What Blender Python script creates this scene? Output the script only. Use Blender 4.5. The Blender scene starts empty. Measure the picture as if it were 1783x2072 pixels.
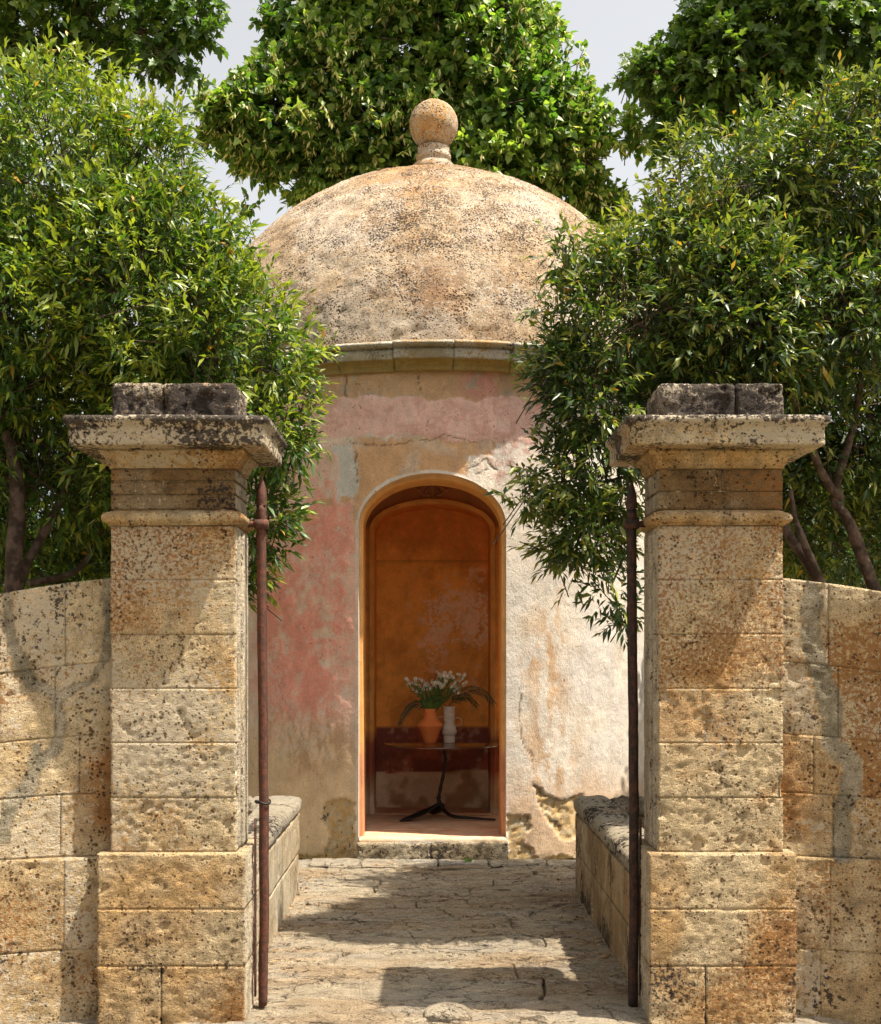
import bpy, math, random
import numpy as np
from mathutils import Vector, Matrix
random.seed(7); RNG = np.random.default_rng(7)
scene = bpy.context.scene
COL = scene.collection

# ------------------------------------------------------------------ camera, sky, sun, exposure
F = 2560.0; CX = 875.0; CY = 1315.0; H = 1.61; PW = 1783.0; PH = 2072.0
cam_d = bpy.data.cameras.new('camera'); cam = bpy.data.objects.new('camera', cam_d); COL.objects.link(cam)
cam.location = (0, 0, H); cam.rotation_euler = (math.pi/2, 0, 0)
cam_d.sensor_fit = 'HORIZONTAL'; cam_d.sensor_width = 36; cam_d.lens = F/PW*36
cam_d.shift_x = (PW/2-CX)/PW; cam_d.shift_y = (CY-PH/2)/PW
cam_d.clip_start = 0.05; cam_d.clip_end = 3000
scene.camera = cam

SUN = Vector((0.41, -0.14, 1.0)).normalized()
world = bpy.data.worlds.new('World'); scene.world = world; world.use_nodes = True
wn = world.node_tree.nodes; wl = world.node_tree.links; wn.clear()
sky = wn.new('ShaderNodeTexSky'); sky.sky_type = 'NISHITA'; sky.sun_disc = False
sky.sun_elevation = math.asin(SUN.z); sky.sun_rotation = math.atan2(SUN.x, SUN.y)
sky.air_density = 1.0; sky.dust_density = 3.8; sky.ozone_density = 1.0
hs = wn.new('ShaderNodeHueSaturation'); hs.inputs['Saturation'].default_value = 0.12
bg = wn.new('ShaderNodeBackground'); bg.inputs['Strength'].default_value = 0.115
wo = wn.new('ShaderNodeOutputWorld')
wl.new(sky.outputs[0], hs.inputs['Color']); wl.new(hs.outputs[0], bg.inputs[0]); wl.new(bg.outputs[0], wo.inputs[0])
sun_d = bpy.data.lights.new('sun', 'SUN'); sun_d.energy = 5.0; sun_d.angle = math.radians(0.5); sun_d.color = (1.0, 0.925, 0.80)
sun = bpy.data.objects.new('sun', sun_d); COL.objects.link(sun)
sun.rotation_euler = (-SUN).to_track_quat('-Z', 'Y').to_euler(); sun.location = (4, 0, 9)
scene.view_settings.view_transform = 'Standard'; scene.view_settings.look = 'None'
scene.view_settings.exposure = 1.05; scene.view_settings.gamma = 1.0
scene.view_settings.use_curve_mapping = False
scene.render.engine = 'CYCLES'

# ------------------------------------------------------------------ helpers
def P(x, y, D):
    return ((x-CX)/F*D, D, H+(CY-y)/F*D)

def _hash(ix, iy, iz, seed):
    h = (ix.astype(np.int64)*374761393 + iy.astype(np.int64)*668265263 + iz.astype(np.int64)*2147483647 + seed*1274126177) & 0xffffffff
    h = ((h ^ (h >> 13))*1274126177) & 0xffffffff
    h = ((h ^ (h >> 16))*2246822519) & 0xffffffff
    return ((h ^ (h >> 15)) & 0xffffff).astype(np.float64)/0xffffff
def vnoise(p, scale, seed=0):
    q = np.asarray(p, float)*scale
    i = np.floor(q).astype(np.int64); f = q-i; f = f*f*(3-2*f); r = 0
    for dx in (0, 1):
        for dy in (0, 1):
            for dz in (0, 1):
                w = (f[:, 0] if dx else 1-f[:, 0])*(f[:, 1] if dy else 1-f[:, 1])*(f[:, 2] if dz else 1-f[:, 2])
                r = r + w*_hash(i[:, 0]+dx, i[:, 1]+dy, i[:, 2]+dz, seed)
    return r*2-1
def fbm(p, scale, octv=4, seed=0, rough=0.5):
    a = 1.0; s = 0; t = 0
    for k in range(octv):
        s = s + a*vnoise(p, scale*(2.03**k), seed+k*17); t += a; a *= rough
    return s/t*1.6
def sstep(a, b, x): 
    t = np.clip((x-a)/(b-a), 0, 1); return t*t*(3-2*t)
def mix(a, b, t):
    t = np.asarray(t)[:, None]; return np.asarray(a)*(1-t)+np.asarray(b)*t

WLOC = {}
def tag(o, label=None, cat=None, group=None, kind=None):
    if label: o['label'] = label
    if cat: o['category'] = cat
    if group: o['group'] = group
    if kind: o['kind'] = kind
    return o
def thing(name, label, cat, loc, group=None):
    o = bpy.data.objects.new(name, None); COL.objects.link(o); o.location = loc; o.empty_display_size = .2
    WLOC[o.name] = Vector(loc); return tag(o, label, cat, group)
def mesh_data(name, V, faces, mat, cols=None, masks=None, smooth=False):
    """faces: list of int arrays (n,k)"""
    V = np.ascontiguousarray(V, dtype=np.float32)
    me = bpy.data.meshes.new(name)
    if not isinstance(faces, (list, tuple)): faces = [faces]
    faces = [np.asarray(f, dtype=np.int32) for f in faces if len(f)]
    loops = np.concatenate([f.ravel() for f in faces])
    tot = np.concatenate([np.full(len(f), f.shape[1], np.int32) for f in faces])
    st = np.concatenate([[0], np.cumsum(tot)[:-1]]).astype(np.int32)
    me.vertices.add(len(V)); me.vertices.foreach_set('co', V.ravel())
    me.loops.add(len(loops)); me.loops.foreach_set('vertex_index', loops)
    me.polygons.add(len(tot)); me.polygons.foreach_set('loop_start', st); me.polygons.foreach_set('loop_total', tot)
    if smooth: me.polygons.foreach_set('use_smooth', np.ones(len(tot), bool))
    me.update(calc_edges=True); me.validate()
    for nm, A in (('Col', cols), ('Mask', masks)):
        if A is not None:
            at = me.attributes.new(nm, 'FLOAT_COLOR', 'POINT')
            B = np.ones((len(V), 4), np.float32); B[:, :3] = A
            at.data.foreach_set('color', B.ravel())
    if mat: me.materials.append(mat)
    return me
def obj(name, V, faces, mat, parent=None, cols=None, masks=None, smooth=False, origin=None):
    V = np.asarray(V, float); o0 = Vector((0, 0, 0))
    if parent is not None: o0 = WLOC[parent.name]
    elif origin is not None: o0 = Vector(origin)
    V = V-np.array(o0)
    me = mesh_data(name, V, faces, mat, cols, masks, smooth)
    o = bpy.data.objects.new(name, me); COL.objects.link(o)
    if parent is not None: o.parent = parent
    else: o.location = o0
    WLOC[o.name] = o0
    return o

# ---- primitive generators
def box_grid(x0, x1, y0, y1, z0, z1, res):
    nx = max(1, round((x1-x0)/res)); ny = max(1, round((y1-y0)/res)); nz = max(1, round((z1-z0)/res))
    quads = []
    def enc(i, j, k): return (i*(ny+1)+j)*(nz+1)+k
    def face(a, b, fn, flip):
        A, B = np.meshgrid(np.arange(a), np.arange(b), indexing='ij'); A = A.ravel(); B = B.ravel()
        q = np.stack([enc(*fn(A, B)), enc(*fn(A+1, B)), enc(*fn(A+1, B+1)), enc(*fn(A, B+1))], 1)
        quads.append(q[:, ::-1] if flip else q)
    z_ = lambda A, v: np.full_like(A, v)
    face(nx, ny, lambda a, b: (a, b, z_(a, 0)), True); face(nx, ny, lambda a, b: (a, b, z_(a, nz)), False)
    face(nx, nz, lambda a, b: (a, z_(a, 0), b), False); face(nx, nz, lambda a, b: (a, z_(a, ny), b), True)
    face(ny, nz, lambda a, b: (z_(a, 0), a, b), True); face(ny, nz, lambda a, b: (z_(a, nx), a, b), False)
    q = np.concatenate(quads); u, inv = np.unique(q.ravel(), return_inverse=True); q = inv.reshape(q.shape)
    k = u % (nz+1); j = (u//(nz+1)) % (ny+1); i = u//((nz+1)*(ny+1))
    V = np.stack([x0+(x1-x0)*i/nx, y0+(y1-y0)*j/ny, z0+(z1-z0)*k/nz], 1)
    return V, q
def rounded(V, b, r, amp, seed, chip=0.0, pit=0.0, freq=9, mp=None, still=''):
    lo = np.array(b[0::2]); hi = np.array(b[1::2]); c = (lo+hi)/2; h = (hi-lo)/2
    W = mp(V) if mp else V
    rr = r*(1+chip*np.clip(fbm(W, 11, 3, seed+5)-.15, 0, 1)*4)
    rr = np.minimum(rr, h.min()*.9)[:, None]
    q = V-c; inner = np.clip(q, -(h-rr), h-rr); d = q-inner
    L = np.linalg.norm(d, axis=1, keepdims=True); n = d/np.maximum(L, 1e-9)
    disp = amp*fbm(W, freq, 5, seed, .6)
    if pit: disp = disp-pit*.45*sstep(.3, .8, fbm(W*np.array([1, 1, 1.8]), 19, 4, seed+9, .7))-pit*1.6*sstep(.62, .85, fbm(W, 12, 3, seed+19))-pit*.6*sstep(.25, .6, fbm(W, 55, 2, seed+11))
    for ax in still: disp = disp*(1-np.abs(n[:, 'xyz'.index(ax)]))
    return c+inner+n*(rr+disp[:, None]), n
def tube(pts, rad, n=8, seed=0, jit=0.0, cap=True):
    pts = [Vector(p) for p in pts]; V = []; Fc = []
    m = len(pts)
    if not hasattr(rad, '__len__'): rad = [rad]*m
    up = Vector((0.12, 0.31, 0.94)); 
    for i, p in enumerate(pts):
        t = (pts[min(i+1, m-1)]-pts[max(i-1, 0)]).normalized()
        s = t.cross(up); s = s.normalized() if s.length > .05 else t.cross(Vector((1, 0, 0))).normalized()
        u = s.cross(t)
        for k in range(n):
            a = 2*math.pi*k/n
            rr = rad[i]*(1+jit*math.sin(k*2.3+i*1.7+seed)*.6+jit*math.sin(k*1.1-i*.9+seed*2)*.4)
            V.append(p+s*math.cos(a)*rr+u*math.sin(a)*rr)
    for i in range(m-1):
        for k in range(n):
            Fc.append((i*n+k, i*n+(k+1) % n, (i+1)*n+(k+1) % n, (i+1)*n+k))
    V = [tuple(v) for v in V]; T = []
    if cap:
        for e, i in ((0, 0), (1, m-1)):
            V.append(tuple(pts[i])); ci = len(V)-1
            for k in range(n):
                T.append((ci, i*n+(k+1) % n, i*n+k) if e == 0 else (ci, i*n+k, i*n+(k+1) % n))
    return np.array(V), [np.array(Fc), np.array(T)] if T else [np.array(Fc)]
def smooth_path(pts, sub=5):
    pts = [Vector(p) for p in pts]; out = []
    for i in range(len(pts)-1):
        p0 = pts[max(i-1, 0)]; p1 = pts[i]; p2 = pts[i+1]; p3 = pts[min(i+2, len(pts)-1)]
        for k in range(sub):
            t = k/sub
            out.append(.5*((2*p1)+(-p0+p2)*t+(2*p0-5*p1+4*p2-p3)*t*t+(-p0+3*p1-3*p2+p3)*t**3))
    out.append(pts[-1]); return out
def lathe(prof, n=48, center=(0, 0, 0)):
    V = []; Fc = []
    for (r, z) in prof:
        for k in range(n):
            a = 2*math.pi*k/n; V.append((center[0]+r*math.cos(a), center[1]+r*math.sin(a), center[2]+z))
    for i in range(len(prof)-1):
        for k in range(n): Fc.append((i*n+k, i*n+(k+1) % n, (i+1)*n+(k+1) % n, (i+1)*n+k))
    return np.array(V), np.array(Fc)
def join(parts):
    Vs = []; q = {}; off = 0
    for V, Fc in parts:
        if not isinstance(Fc, (list, tuple)): Fc = [Fc]
        for f in Fc:
            f = np.asarray(f)
            if len(f): q.setdefault(f.shape[1], []).append(f+off)
        Vs.append(np.asarray(V)); off += len(V)
    return np.concatenate(Vs), [np.concatenate(v) for v in q.values()]

# ------------------------------------------------------------------ materials
def new_mat(name):
    m = bpy.data.materials.new(name); m.use_nodes = True; nt = m.node_tree
    for n in list(nt.nodes):
        if n.type != 'BSDF_PRINCIPLED' and n.type != 'OUTPUT_MATERIAL': nt.nodes.remove(n)
    return m, nt, nt.nodes['Principled BSDF'], nt.nodes['Material Output']
def N(nt, typ, **kw):
    n = nt.nodes.new(typ)
    for k, v in kw.items():
        if k in n.inputs.keys(): n.inputs[k].default_value = v
        else: setattr(n, k, v)
    return n
def math_n(nt, op, a, b=None, clamp=False):
    n = nt.nodes.new('ShaderNodeMath'); n.operation = op; n.use_clamp = clamp
    for i, v in enumerate((a, b)):
        if v is None: continue
        if isinstance(v, (int, float)): n.inputs[i].default_value = v
        else: nt.links.new(v, n.inputs[i])
    return n.outputs[0]
def ramp(nt, x, a, b):
    n = nt.nodes.new('ShaderNodeMapRange'); n.interpolation_type = 'SMOOTHSTEP'
    nt.links.new(x, n.inputs['Value'])
    for k, v in (('From Min', a), ('From Max', b)):
        if isinstance(v, (int, float)): n.inputs[k].default_value = v
        else: nt.links.new(v, n.inputs[k])
    return n.outputs['Result']
def mixc(nt, fac, a, b, blend='MIX'):
    n = nt.nodes.new('ShaderNodeMix'); n.data_type = 'RGBA'; n.blend_type = blend
    for s, v in ((0, fac), (6, a), (7, b)):
        if isinstance(v, (int, float)): n.inputs[s].default_value = v
        elif isinstance(v, tuple): n.inputs[s].default_value = (*v, 1)
        else: nt.links.new(v, n.inputs[s])
    return n.outputs[2]
def stone_mat(name, fine=1.0, rust=(.38, .165, .045), dark=(.045, .032, .026), pale=(.67, .56, .40), bump=.6, bdist=.012,
              stretch=(1, 1, 1), pits=1.0, rough=.92, big=44, contrast=1.0, chisel=0, pthr=(.46, .68), pdark=.72, soft=1.0, cracks=0):
    """Weathered stone: vertex Col is the stone's own colour; Mask r/g/b = rust lichen, black lichen, pale crust."""
    m, nt, bs, out = new_mat(name); L = nt.links
    geo = N(nt, 'ShaderNodeNewGeometry')
    mp = N(nt, 'ShaderNodeMapping'); mp.inputs['Scale'].default_value = stretch; L.new(geo.outputs['Position'], mp.inputs['Vector'])
    co = mp.outputs[0]
    def noise(scale, det=6, ro=.6, dist=0.0):
        n = N(nt, 'ShaderNodeTexNoise'); n.inputs['Scale'].default_value = scale*fine; n.inputs['Detail'].default_value = det
        n.inputs['Roughness'].default_value = ro; n.inputs['Distortion'].default_value = dist; L.new(co, n.inputs['Vector']); return n.outputs['Fac']
    col = N(nt, 'ShaderNodeAttribute', attribute_name='Col').outputs['Color']
    mk = N(nt, 'ShaderNodeAttribute', attribute_name='Mask').outputs['Color']
    sp = N(nt, 'ShaderNodeSeparateColor'); L.new(mk, sp.inputs[0])
    n1 = noise(12, 9, .72); n2 = noise(68, 6, .66, .2); n3 = noise(big, 8, .68, .2); n4 = noise(190, 4, .7); n5 = noise(40, 7, .68)
    v = math_n(nt, 'MULTIPLY_ADD', n1, 1.5*contrast); nt.nodes[-1].inputs[2].default_value = 1-.75*contrast
    c = mixc(nt, 1.0, col, v, 'MULTIPLY')
    v2 = math_n(nt, 'MULTIPLY_ADD', n4, 1.5*contrast); nt.nodes[-1].inputs[2].default_value = 1-.75*contrast
    c = mixc(nt, 1.0, c, v2, 'MULTIPLY')
    # pale crust
    t = math_n(nt, 'MULTIPLY_ADD', sp.outputs[2], -.42); nt.nodes[-1].inputs[2].default_value = .76
    mB = ramp(nt, n5, t, math_n(nt, 'ADD', t, .07*soft)); c = mixc(nt, math_n(nt, 'MULTIPLY', mB, .8 if soft == 1 else .55), c, pale)
    # rust coloured lichen
    t = math_n(nt, 'MULTIPLY_ADD', sp.outputs[0], -.36); nt.nodes[-1].inputs[2].default_value = .76
    mR = ramp(nt, n2, t, math_n(nt, 'ADD', t, .05*soft)); c = mixc(nt, math_n(nt, 'MULTIPLY', mR, .85), c, rust)
    # black lichen
    t = math_n(nt, 'MULTIPLY_ADD', sp.outputs[1], -.46); nt.nodes[-1].inputs[2].default_value = .80
    mG = ramp(nt, n3, t, math_n(nt, 'ADD', t, .05)); c = mixc(nt, math_n(nt, 'MULTIPLY', mG, .9), c, dark)
    # pits
    vo = N(nt, 'ShaderNodeTexVoronoi'); vo.inputs['Scale'].default_value = 62*fine; L.new(co, vo.inputs['Vector'])
    vo.inputs['Randomness'].default_value = 1.0
    pn = noise(26, 5, .7)
    lowp = ramp(nt, noise(4.2, 4, .62), .38, .62)
    pr = math_n(nt, 'MULTIPLY', math_n(nt, 'MULTIPLY', ramp(nt, pn, *pthr), math_n(nt, 'MULTIPLY_ADD', lowp, .75)), .46*pits)
    pm = ramp(nt, vo.outputs['Distance'], pr, math_n(nt, 'MULTIPLY', pr, .45))
    c = mixc(nt, math_n(nt, 'MULTIPLY', pm, pdark), c, mixc(nt, 1.0, c, (.20, .14, .09), 'MULTIPLY'))
    vo2 = N(nt, 'ShaderNodeTexVoronoi'); vo2.inputs['Scale'].default_value = 24*fine; L.new(co, vo2.inputs['Vector'])
    pr2 = math_n(nt, 'MULTIPLY', math_n(nt, 'MULTIPLY', ramp(nt, n5, .5, .74), lowp), .5*pits); pm2 = ramp(nt, vo2.outputs['Distance'], pr2, math_n(nt, 'MULTIPLY', pr2, .6))
    c = mixc(nt, math_n(nt, 'MULTIPLY', pm2, .7), c, mixc(nt, 1.0, c, (.22, .15, .09), 'MULTIPLY')); pm = math_n(nt, 'ADD', pm, math_n(nt, 'MULTIPLY', pm2, 1.6))
    if cracks:
        wv = N(nt, 'ShaderNodeTexNoise'); wv.inputs['Scale'].default_value = 5; wv.inputs['Detail'].default_value = 6; wv.inputs['Roughness'].default_value = .7; L.new(geo.outputs['Position'], wv.inputs['Vector'])
        va = N(nt, 'ShaderNodeVectorMath'); va.operation = 'MULTIPLY_ADD'; L.new(wv.outputs['Color'], va.inputs[0]); va.inputs[1].default_value = (.30, .22, 0); L.new(geo.outputs['Position'], va.inputs[2])
        mm = N(nt, 'ShaderNodeMapping'); mm.inputs['Scale'].default_value = (.75, 2.1, .01); L.new(va.outputs[0], mm.inputs['Vector'])
        ck = None
        for sc_, wd in ((3.4, .020), (8.0, .030)):
            v3 = N(nt, 'ShaderNodeTexVoronoi'); v3.feature = 'DISTANCE_TO_EDGE'; v3.inputs['Scale'].default_value = sc_; L.new(mm.outputs[0], v3.inputs['Vector'])
            g = ramp(nt, noise(3.1 if wd < .025 else 5.3, 4, .65), .44, .56); e = math_n(nt, 'MULTIPLY', ramp(nt, v3.outputs['Distance'], wd, wd*.25), g); ck = e if ck is None else math_n(nt, 'MAXIMUM', ck, e)
        c = mixc(nt, math_n(nt, 'MULTIPLY', ck, .8), c, mixc(nt, 1.0, c, (.16, .11, .08), 'MULTIPLY')); pm = math_n(nt, 'ADD', pm, math_n(nt, 'MULTIPLY', ck, cracks))
    L.new(c, bs.inputs['Base Color']); bs.inputs['Roughness'].default_value = rough
    bs.inputs['Specular IOR Level'].default_value = .25
    h = math_n(nt, 'MULTIPLY_ADD', n1, 1.0); nt.nodes[-1].inputs[2].default_value = 0
    if chisel:
        m2 = N(nt, 'ShaderNodeMapping'); m2.inputs['Rotation'].default_value = (0, .6, 0); m2.inputs['Scale'].default_value = (1, 1, 1.9); L.new(geo.outputs['Position'], m2.inputs['Vector'])
        cn = N(nt, 'ShaderNodeTexNoise'); cn.inputs['Scale'].default_value = 30; cn.inputs['Detail'].default_value = 7; cn.inputs['Roughness'].default_value = .65; L.new(m2.outputs[0], cn.inputs['Vector'])
        h = math_n(nt, 'ADD', h, math_n(nt, 'MULTIPLY', cn.outputs['Fac'], chisel))
    h = math_n(nt, 'ADD', h, math_n(nt, 'MULTIPLY', n2, .9)); h = math_n(nt, 'ADD', h, math_n(nt, 'MULTIPLY', n4, .6))
    h = math_n(nt, 'SUBTRACT', h, math_n(nt, 'MULTIPLY', pm, .5)); h = math_n(nt, 'SUBTRACT', h, math_n(nt, 'MULTIPLY', mR, .12))
    bp = N(nt, 'ShaderNodeBump'); bp.inputs['Strength'].default_value = bump; bp.inputs['Distance'].default_value = bdist*2.2
    L.new(h, bp.inputs['Height']); L.new(bp.outputs[0], bs.inputs['Normal'])
    return m
def plain_mat(name, color, rough=.5, spec=.5, metal=0, nscale=20, namt=.25, bump=.2, bdist=.003, color2=None, n2=6, coat=0):
    m, nt, bs, out = new_mat(name); L = nt.links
    tc = N(nt, 'ShaderNodeTexCoord')
    a = N(nt, 'ShaderNodeTexNoise'); a.inputs['Scale'].default_value = nscale; a.inputs['Detail'].default_value = 6; L.new(tc.outputs['Object'], a.inputs[0])
    b = N(nt, 'ShaderNodeTexNoise'); b.inputs['Scale'].default_value = n2; b.inputs['Detail'].default_value = 7; L.new(tc.outputs['Object'], b.inputs[0])
    c = mixc(nt, ramp(nt, b.outputs['Fac'], .42, .6), color, color2 or color)
    v = math_n(nt, 'MULTIPLY_ADD', a.outputs['Fac'], 2*namt); nt.nodes[-1].inputs[2].default_value = 1-namt
    c = mixc(nt, 1.0, c, v, 'MULTIPLY'); L.new(c, bs.inputs['Base Color'])
    bs.inputs['Roughness'].default_value = rough; bs.inputs['Metallic'].default_value = metal; bs.inputs['Specular IOR Level'].default_value = spec
    bs.inputs['Coat Weight'].default_value = coat
    bp = N(nt, 'ShaderNodeBump'); bp.inputs['Strength'].default_value = bump; bp.inputs['Distance'].default_value = bdist
    L.new(a.outputs['Fac'], bp.inputs['Height']); L.new(bp.outputs[0], bs.inputs['Normal'])
    return m
def leaf_mat(name, rough=.38, trans=.35, spec=.5, ttint=(1.5, 1.6, .55)):
    m, nt, bs, out = new_mat(name); L = nt.links
    col = N(nt, 'ShaderNodeAttribute', attribute_name='Col').outputs['Color']
    L.new(col, bs.inputs['Base Color']); bs.inputs['Roughness'].default_value = rough; bs.inputs['Specular IOR Level'].default_value = spec
    tr = N(nt, 'ShaderNodeBsdfTranslucent'); L.new(mixc(nt, 1.0, col, ttint, 'MULTIPLY'), tr.inputs['Color'])
    mx = N(nt, 'ShaderNodeMixShader'); mx.inputs[0].default_value = trans
    L.new(bs.outputs[0], mx.inputs[1]); L.new(tr.outputs[0], mx.inputs[2]); L.new(mx.outputs[0], out.inputs['Surface'])
    return m
M_PIL = stone_mat('pillar_limestone', fine=1.0, bump=1.0, pits=1.3, chisel=1.3, contrast=1.6, pdark=.9, pthr=(.42, .62))
M_WALLST = stone_mat('garden_wall_stone', fine=.9, bump=1.0, pits=1.2, chisel=.9, contrast=1.5, pdark=.9, pthr=(.42, .62))
M_DOME = stone_mat('dome_render', fine=.85, rust=(.62, .30, .07), dark=(.05, .035, .028), pale=(.62, .52, .41), bump=1.0, pits=1.05, contrast=1.6, big=78, pthr=(.34, .54), pdark=.97)
M_PLAST = stone_mat('painted_plaster', fine=.75, rust=(.42, .24, .12), pale=(.70, .62, .52), bump=.35, pits=.8, stretch=(1, 1, .7), contrast=.6, soft=4.5)
M_PLAN = stone_mat('planter_stone', fine=1.0, bump=.8, pits=.6, stretch=(1, 1, .35))
M_COPE = stone_mat('ridged_coping', fine=.9, bump=1.0, bdist=.02, pits=.3, stretch=(.7, 2.6, 1))
M_PATH = stone_mat('path_stone', fine=.8, bump=1.0, bdist=.03, pits=.7, stretch=(.75, 1.2, 1), rust=(.30, .18, .09), cracks=2.5, contrast=1.25)
M_FRESCO = stone_mat('fresco_plaster', fine=.7, rust=(.62, .27, .09), dark=(.30, .11, .03), pale=(.95, .68, .44), bump=.25, pits=.15, contrast=.7, rough=.75)
M_CORN = stone_mat('cornice_stone', fine=1.0, rust=(.42, .22, .05), pale=(.55, .50, .42), bump=.7, pits=.6)
M_JOINT = plain_mat('dark_joint', (.10, .07, .045), .95, .2, nscale=40, bump=.5)
M_MORTAR = plain_mat('mortar', (.36, .27, .16), .95, .2, nscale=40, bump=.5)
M_SOIL = plain_mat('soil', (.10, .065, .04), .95, .2, nscale=30, bump=.8, bdist=.01, color2=(.17, .10, .05))
M_GROUND = plain_mat('dry_ground', (.26, .20, .13), .95, .2, nscale=12, bump=.8, bdist=.02, color2=(.14, .13, .06), n2=2)
M_IRUST = plain_mat('rusted_iron', (.060, .027, .017), .75, .35, nscale=150, namt=.7, bump=.8, bdist=.003, color2=(.115, .036, .02), n2=45)
M_DARKIRON = plain_mat('dark_rusted_iron', (.022, .014, .011), .8, .3, nscale=150, namt=.7, bump=.8, bdist=.003, color2=(.06, .024, .014), n2=40)
M_BARK = plain_mat('bark', (.048, .031, .021), .9, .25, nscale=38, namt=.5, bump=1, bdist=.012, color2=(.11, .075, .055), n2=14)
M_IRON = plain_mat('blackened_bronze', (.018, .015, .014), .42, .5, metal=.6, nscale=60, bump=.5)
M_TABLE = plain_mat('polished_brown_top', (.085, .03, .013), .16, .5, nscale=8, namt=.15, bump=.02, coat=.5)
M_TERRA = plain_mat('terracotta', (.74, .22, .06), .62, .35, nscale=30, namt=.06, bump=.08)
M_CERAM = plain_mat('ribbed_white_ceramic', (.55, .49, .42), .7, .35, nscale=40, namt=.08, bump=.15)
M_LEAF = leaf_mat('orange_leaf', .40, .34)
M_LEAF2 = leaf_mat('broad_leaf', .45, .46)
M_FROND = leaf_mat('palm_leaf', .45, .2)
M_PETAL = leaf_mat('white_petal', .6, .25, .3, (1, 1, .95))
M_FRUIT = plain_mat('orange_peel', (.55, .13, .02), .5, .4, nscale=60, namt=.1)
M_LITTER = leaf_mat('dry_leaf', .8, .1, .2, (1, .8, .5))

CREAM = np.array((.66, .50, .285)); OCHRE = np.array((.53, .28, .08)); BROWN = np.array((.23, .14, .065)); WHITE = np.array((.67, .54, .35))
def paint_stone(W, seed, tone=0.0, rust=.45, dark=.3, pale=.5, base=CREAM, warm=OCHRE):
    a = sstep(-.35, .45, fbm(W, 3.3, 4, seed)+tone); b = sstep(-.1, .6, fbm(W, 7, 4, seed+31))
    c = mix(base, warm, a*.62); c = mix(c, WHITE, b*.35)
    c = c*(1+.10*vnoise(W, 2.1, seed+3)[:, None])
    m = np.stack([np.clip(rust+.5*fbm(W, 2.6, 3, seed+40), 0, 1), np.clip(dark+.45*fbm(W, 3.1, 3, seed+50), 0, 1), np.clip(pale+.5*fbm(W, 2.4, 3, seed+60), 0, 1)], 1)
    return c, m
SEED = [100]
def block(name, b, parent, mat, res=.011, r=.006, amp=.004, chip=1.0, pit=.004, mp=None, painter=None, label=None, freq=9, still=''):
    SEED[0] += 1; sd = int(sum(map(ord, parent.name)))*7 % 977
    V, q = box_grid(*b, res); V2, n = rounded(V, b, r, amp, sd, chip, pit, freq, mp, still)
    W = mp(V2) if mp else V2
    c, m = (painter or (lambda W, n, s: paint_stone(W, s)))(W, n, sd)
    if mp is not None:
        # keep outward winding when the mapping mirrors
        e = np.array([[0, 0, 0], [.01, 0, 0], [0, .01, 0], [0, 0, .01]]) + np.array([(b[0]+b[1])/2, (b[2]+b[3])/2, (b[4]+b[5])/2])
        ee = mp(e); J = np.linalg.det(ee[1:]-ee[0])
        if J < 0: q = q[:, ::-1]
    o = obj(name, W, q, mat, parent, c, m, smooth=res > .02)
    if label: o['label'] = label
    return o

# ------------------------------------------------------------------ ground, path
G = 60
gx = np.concatenate([np.linspace(-1500, -20, 8)[:-1], np.linspace(-20, 20, 41), np.linspace(20, 1500, 8)[1:]])
gy = np.concatenate([np.linspace(-1500, -15, 8)[:-1], np.linspace(-15, 35, 51), np.linspace(35, 1500, 8)[1:]])
A, B = np.meshgrid(gx, gy, indexing='ij'); nI, nJ = A.shape
V = np.stack([A.ravel(), B.ravel(), np.full(A.size, -.06)], 1)
I, J = np.meshgrid(np.arange(nI-1), np.arange(nJ-1), indexing='ij'); I = I.ravel(); J = J.ravel()
q = np.stack([I*nJ+J, (I+1)*nJ+J, (I+1)*nJ+J+1, I*nJ+J+1], 1)
tag(obj('ground', V, q, M_GROUND), kind='structure')
# mortar bed of the path and its irregular slabs
V, q = box_grid(-2.6, 2.7, 3.6, 9.72, -.058, -.042, .5)
path = obj('path', V, q, M_JOINT); tag(path, kind='structure')
def clip_poly(poly, a, b, c):   # keep a*x+b*y<=c
    out = []
    for i in range(len(poly)):
        p = poly[i]; s = poly[(i+1) % len(poly)]; dp = a*p[0]+b*p[1]-c; ds = a*s[0]+b*s[1]-c
        if dp <= 0: out.append(p)
        if (dp < 0 < ds) or (ds < 0 < dp):
            t = dp/(dp-ds); out.append((p[0]+(s[0]-p[0])*t, p[1]+(s[1]-p[1])*t))
    return out
def path_paint(W, sd, tone):
    c = mix((.66, .53, .36), (.53, .385, .235), sstep(-.3, .5, fbm(W*np.array([.6, 1.6, 1]), 2.2, 4, 5)+tone*.5))
    c = mix(c, (.56, .50, .41), sstep(0, .6, fbm(W*np.array([.6, 1.8, 1]), 4, 4, 55))*.5)
    m = np.stack([np.clip(.25+.4*fbm(W, 2, 3, 61), 0, 1), np.clip(.12+.4*fbm(W, 2, 3, 62), 0, 1), np.clip(.5+.4*fbm(W, 2, 3, 63), 0, 1)], 1)
    return c*(1+.12*tone), m
rows = []; y = 3.7; k = 0
seeds = []
while y < 9.35:
    rh = random.uniform(.26, .44); x = -2.5+random.uniform(0, .5)
    while x < 2.6:
        w = random.uniform(.42, .85); seeds.append((x+w/2+random.uniform(-.06, .06), y+rh/2+random.uniform(-.09, .09))); x += w
    y += rh
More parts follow.
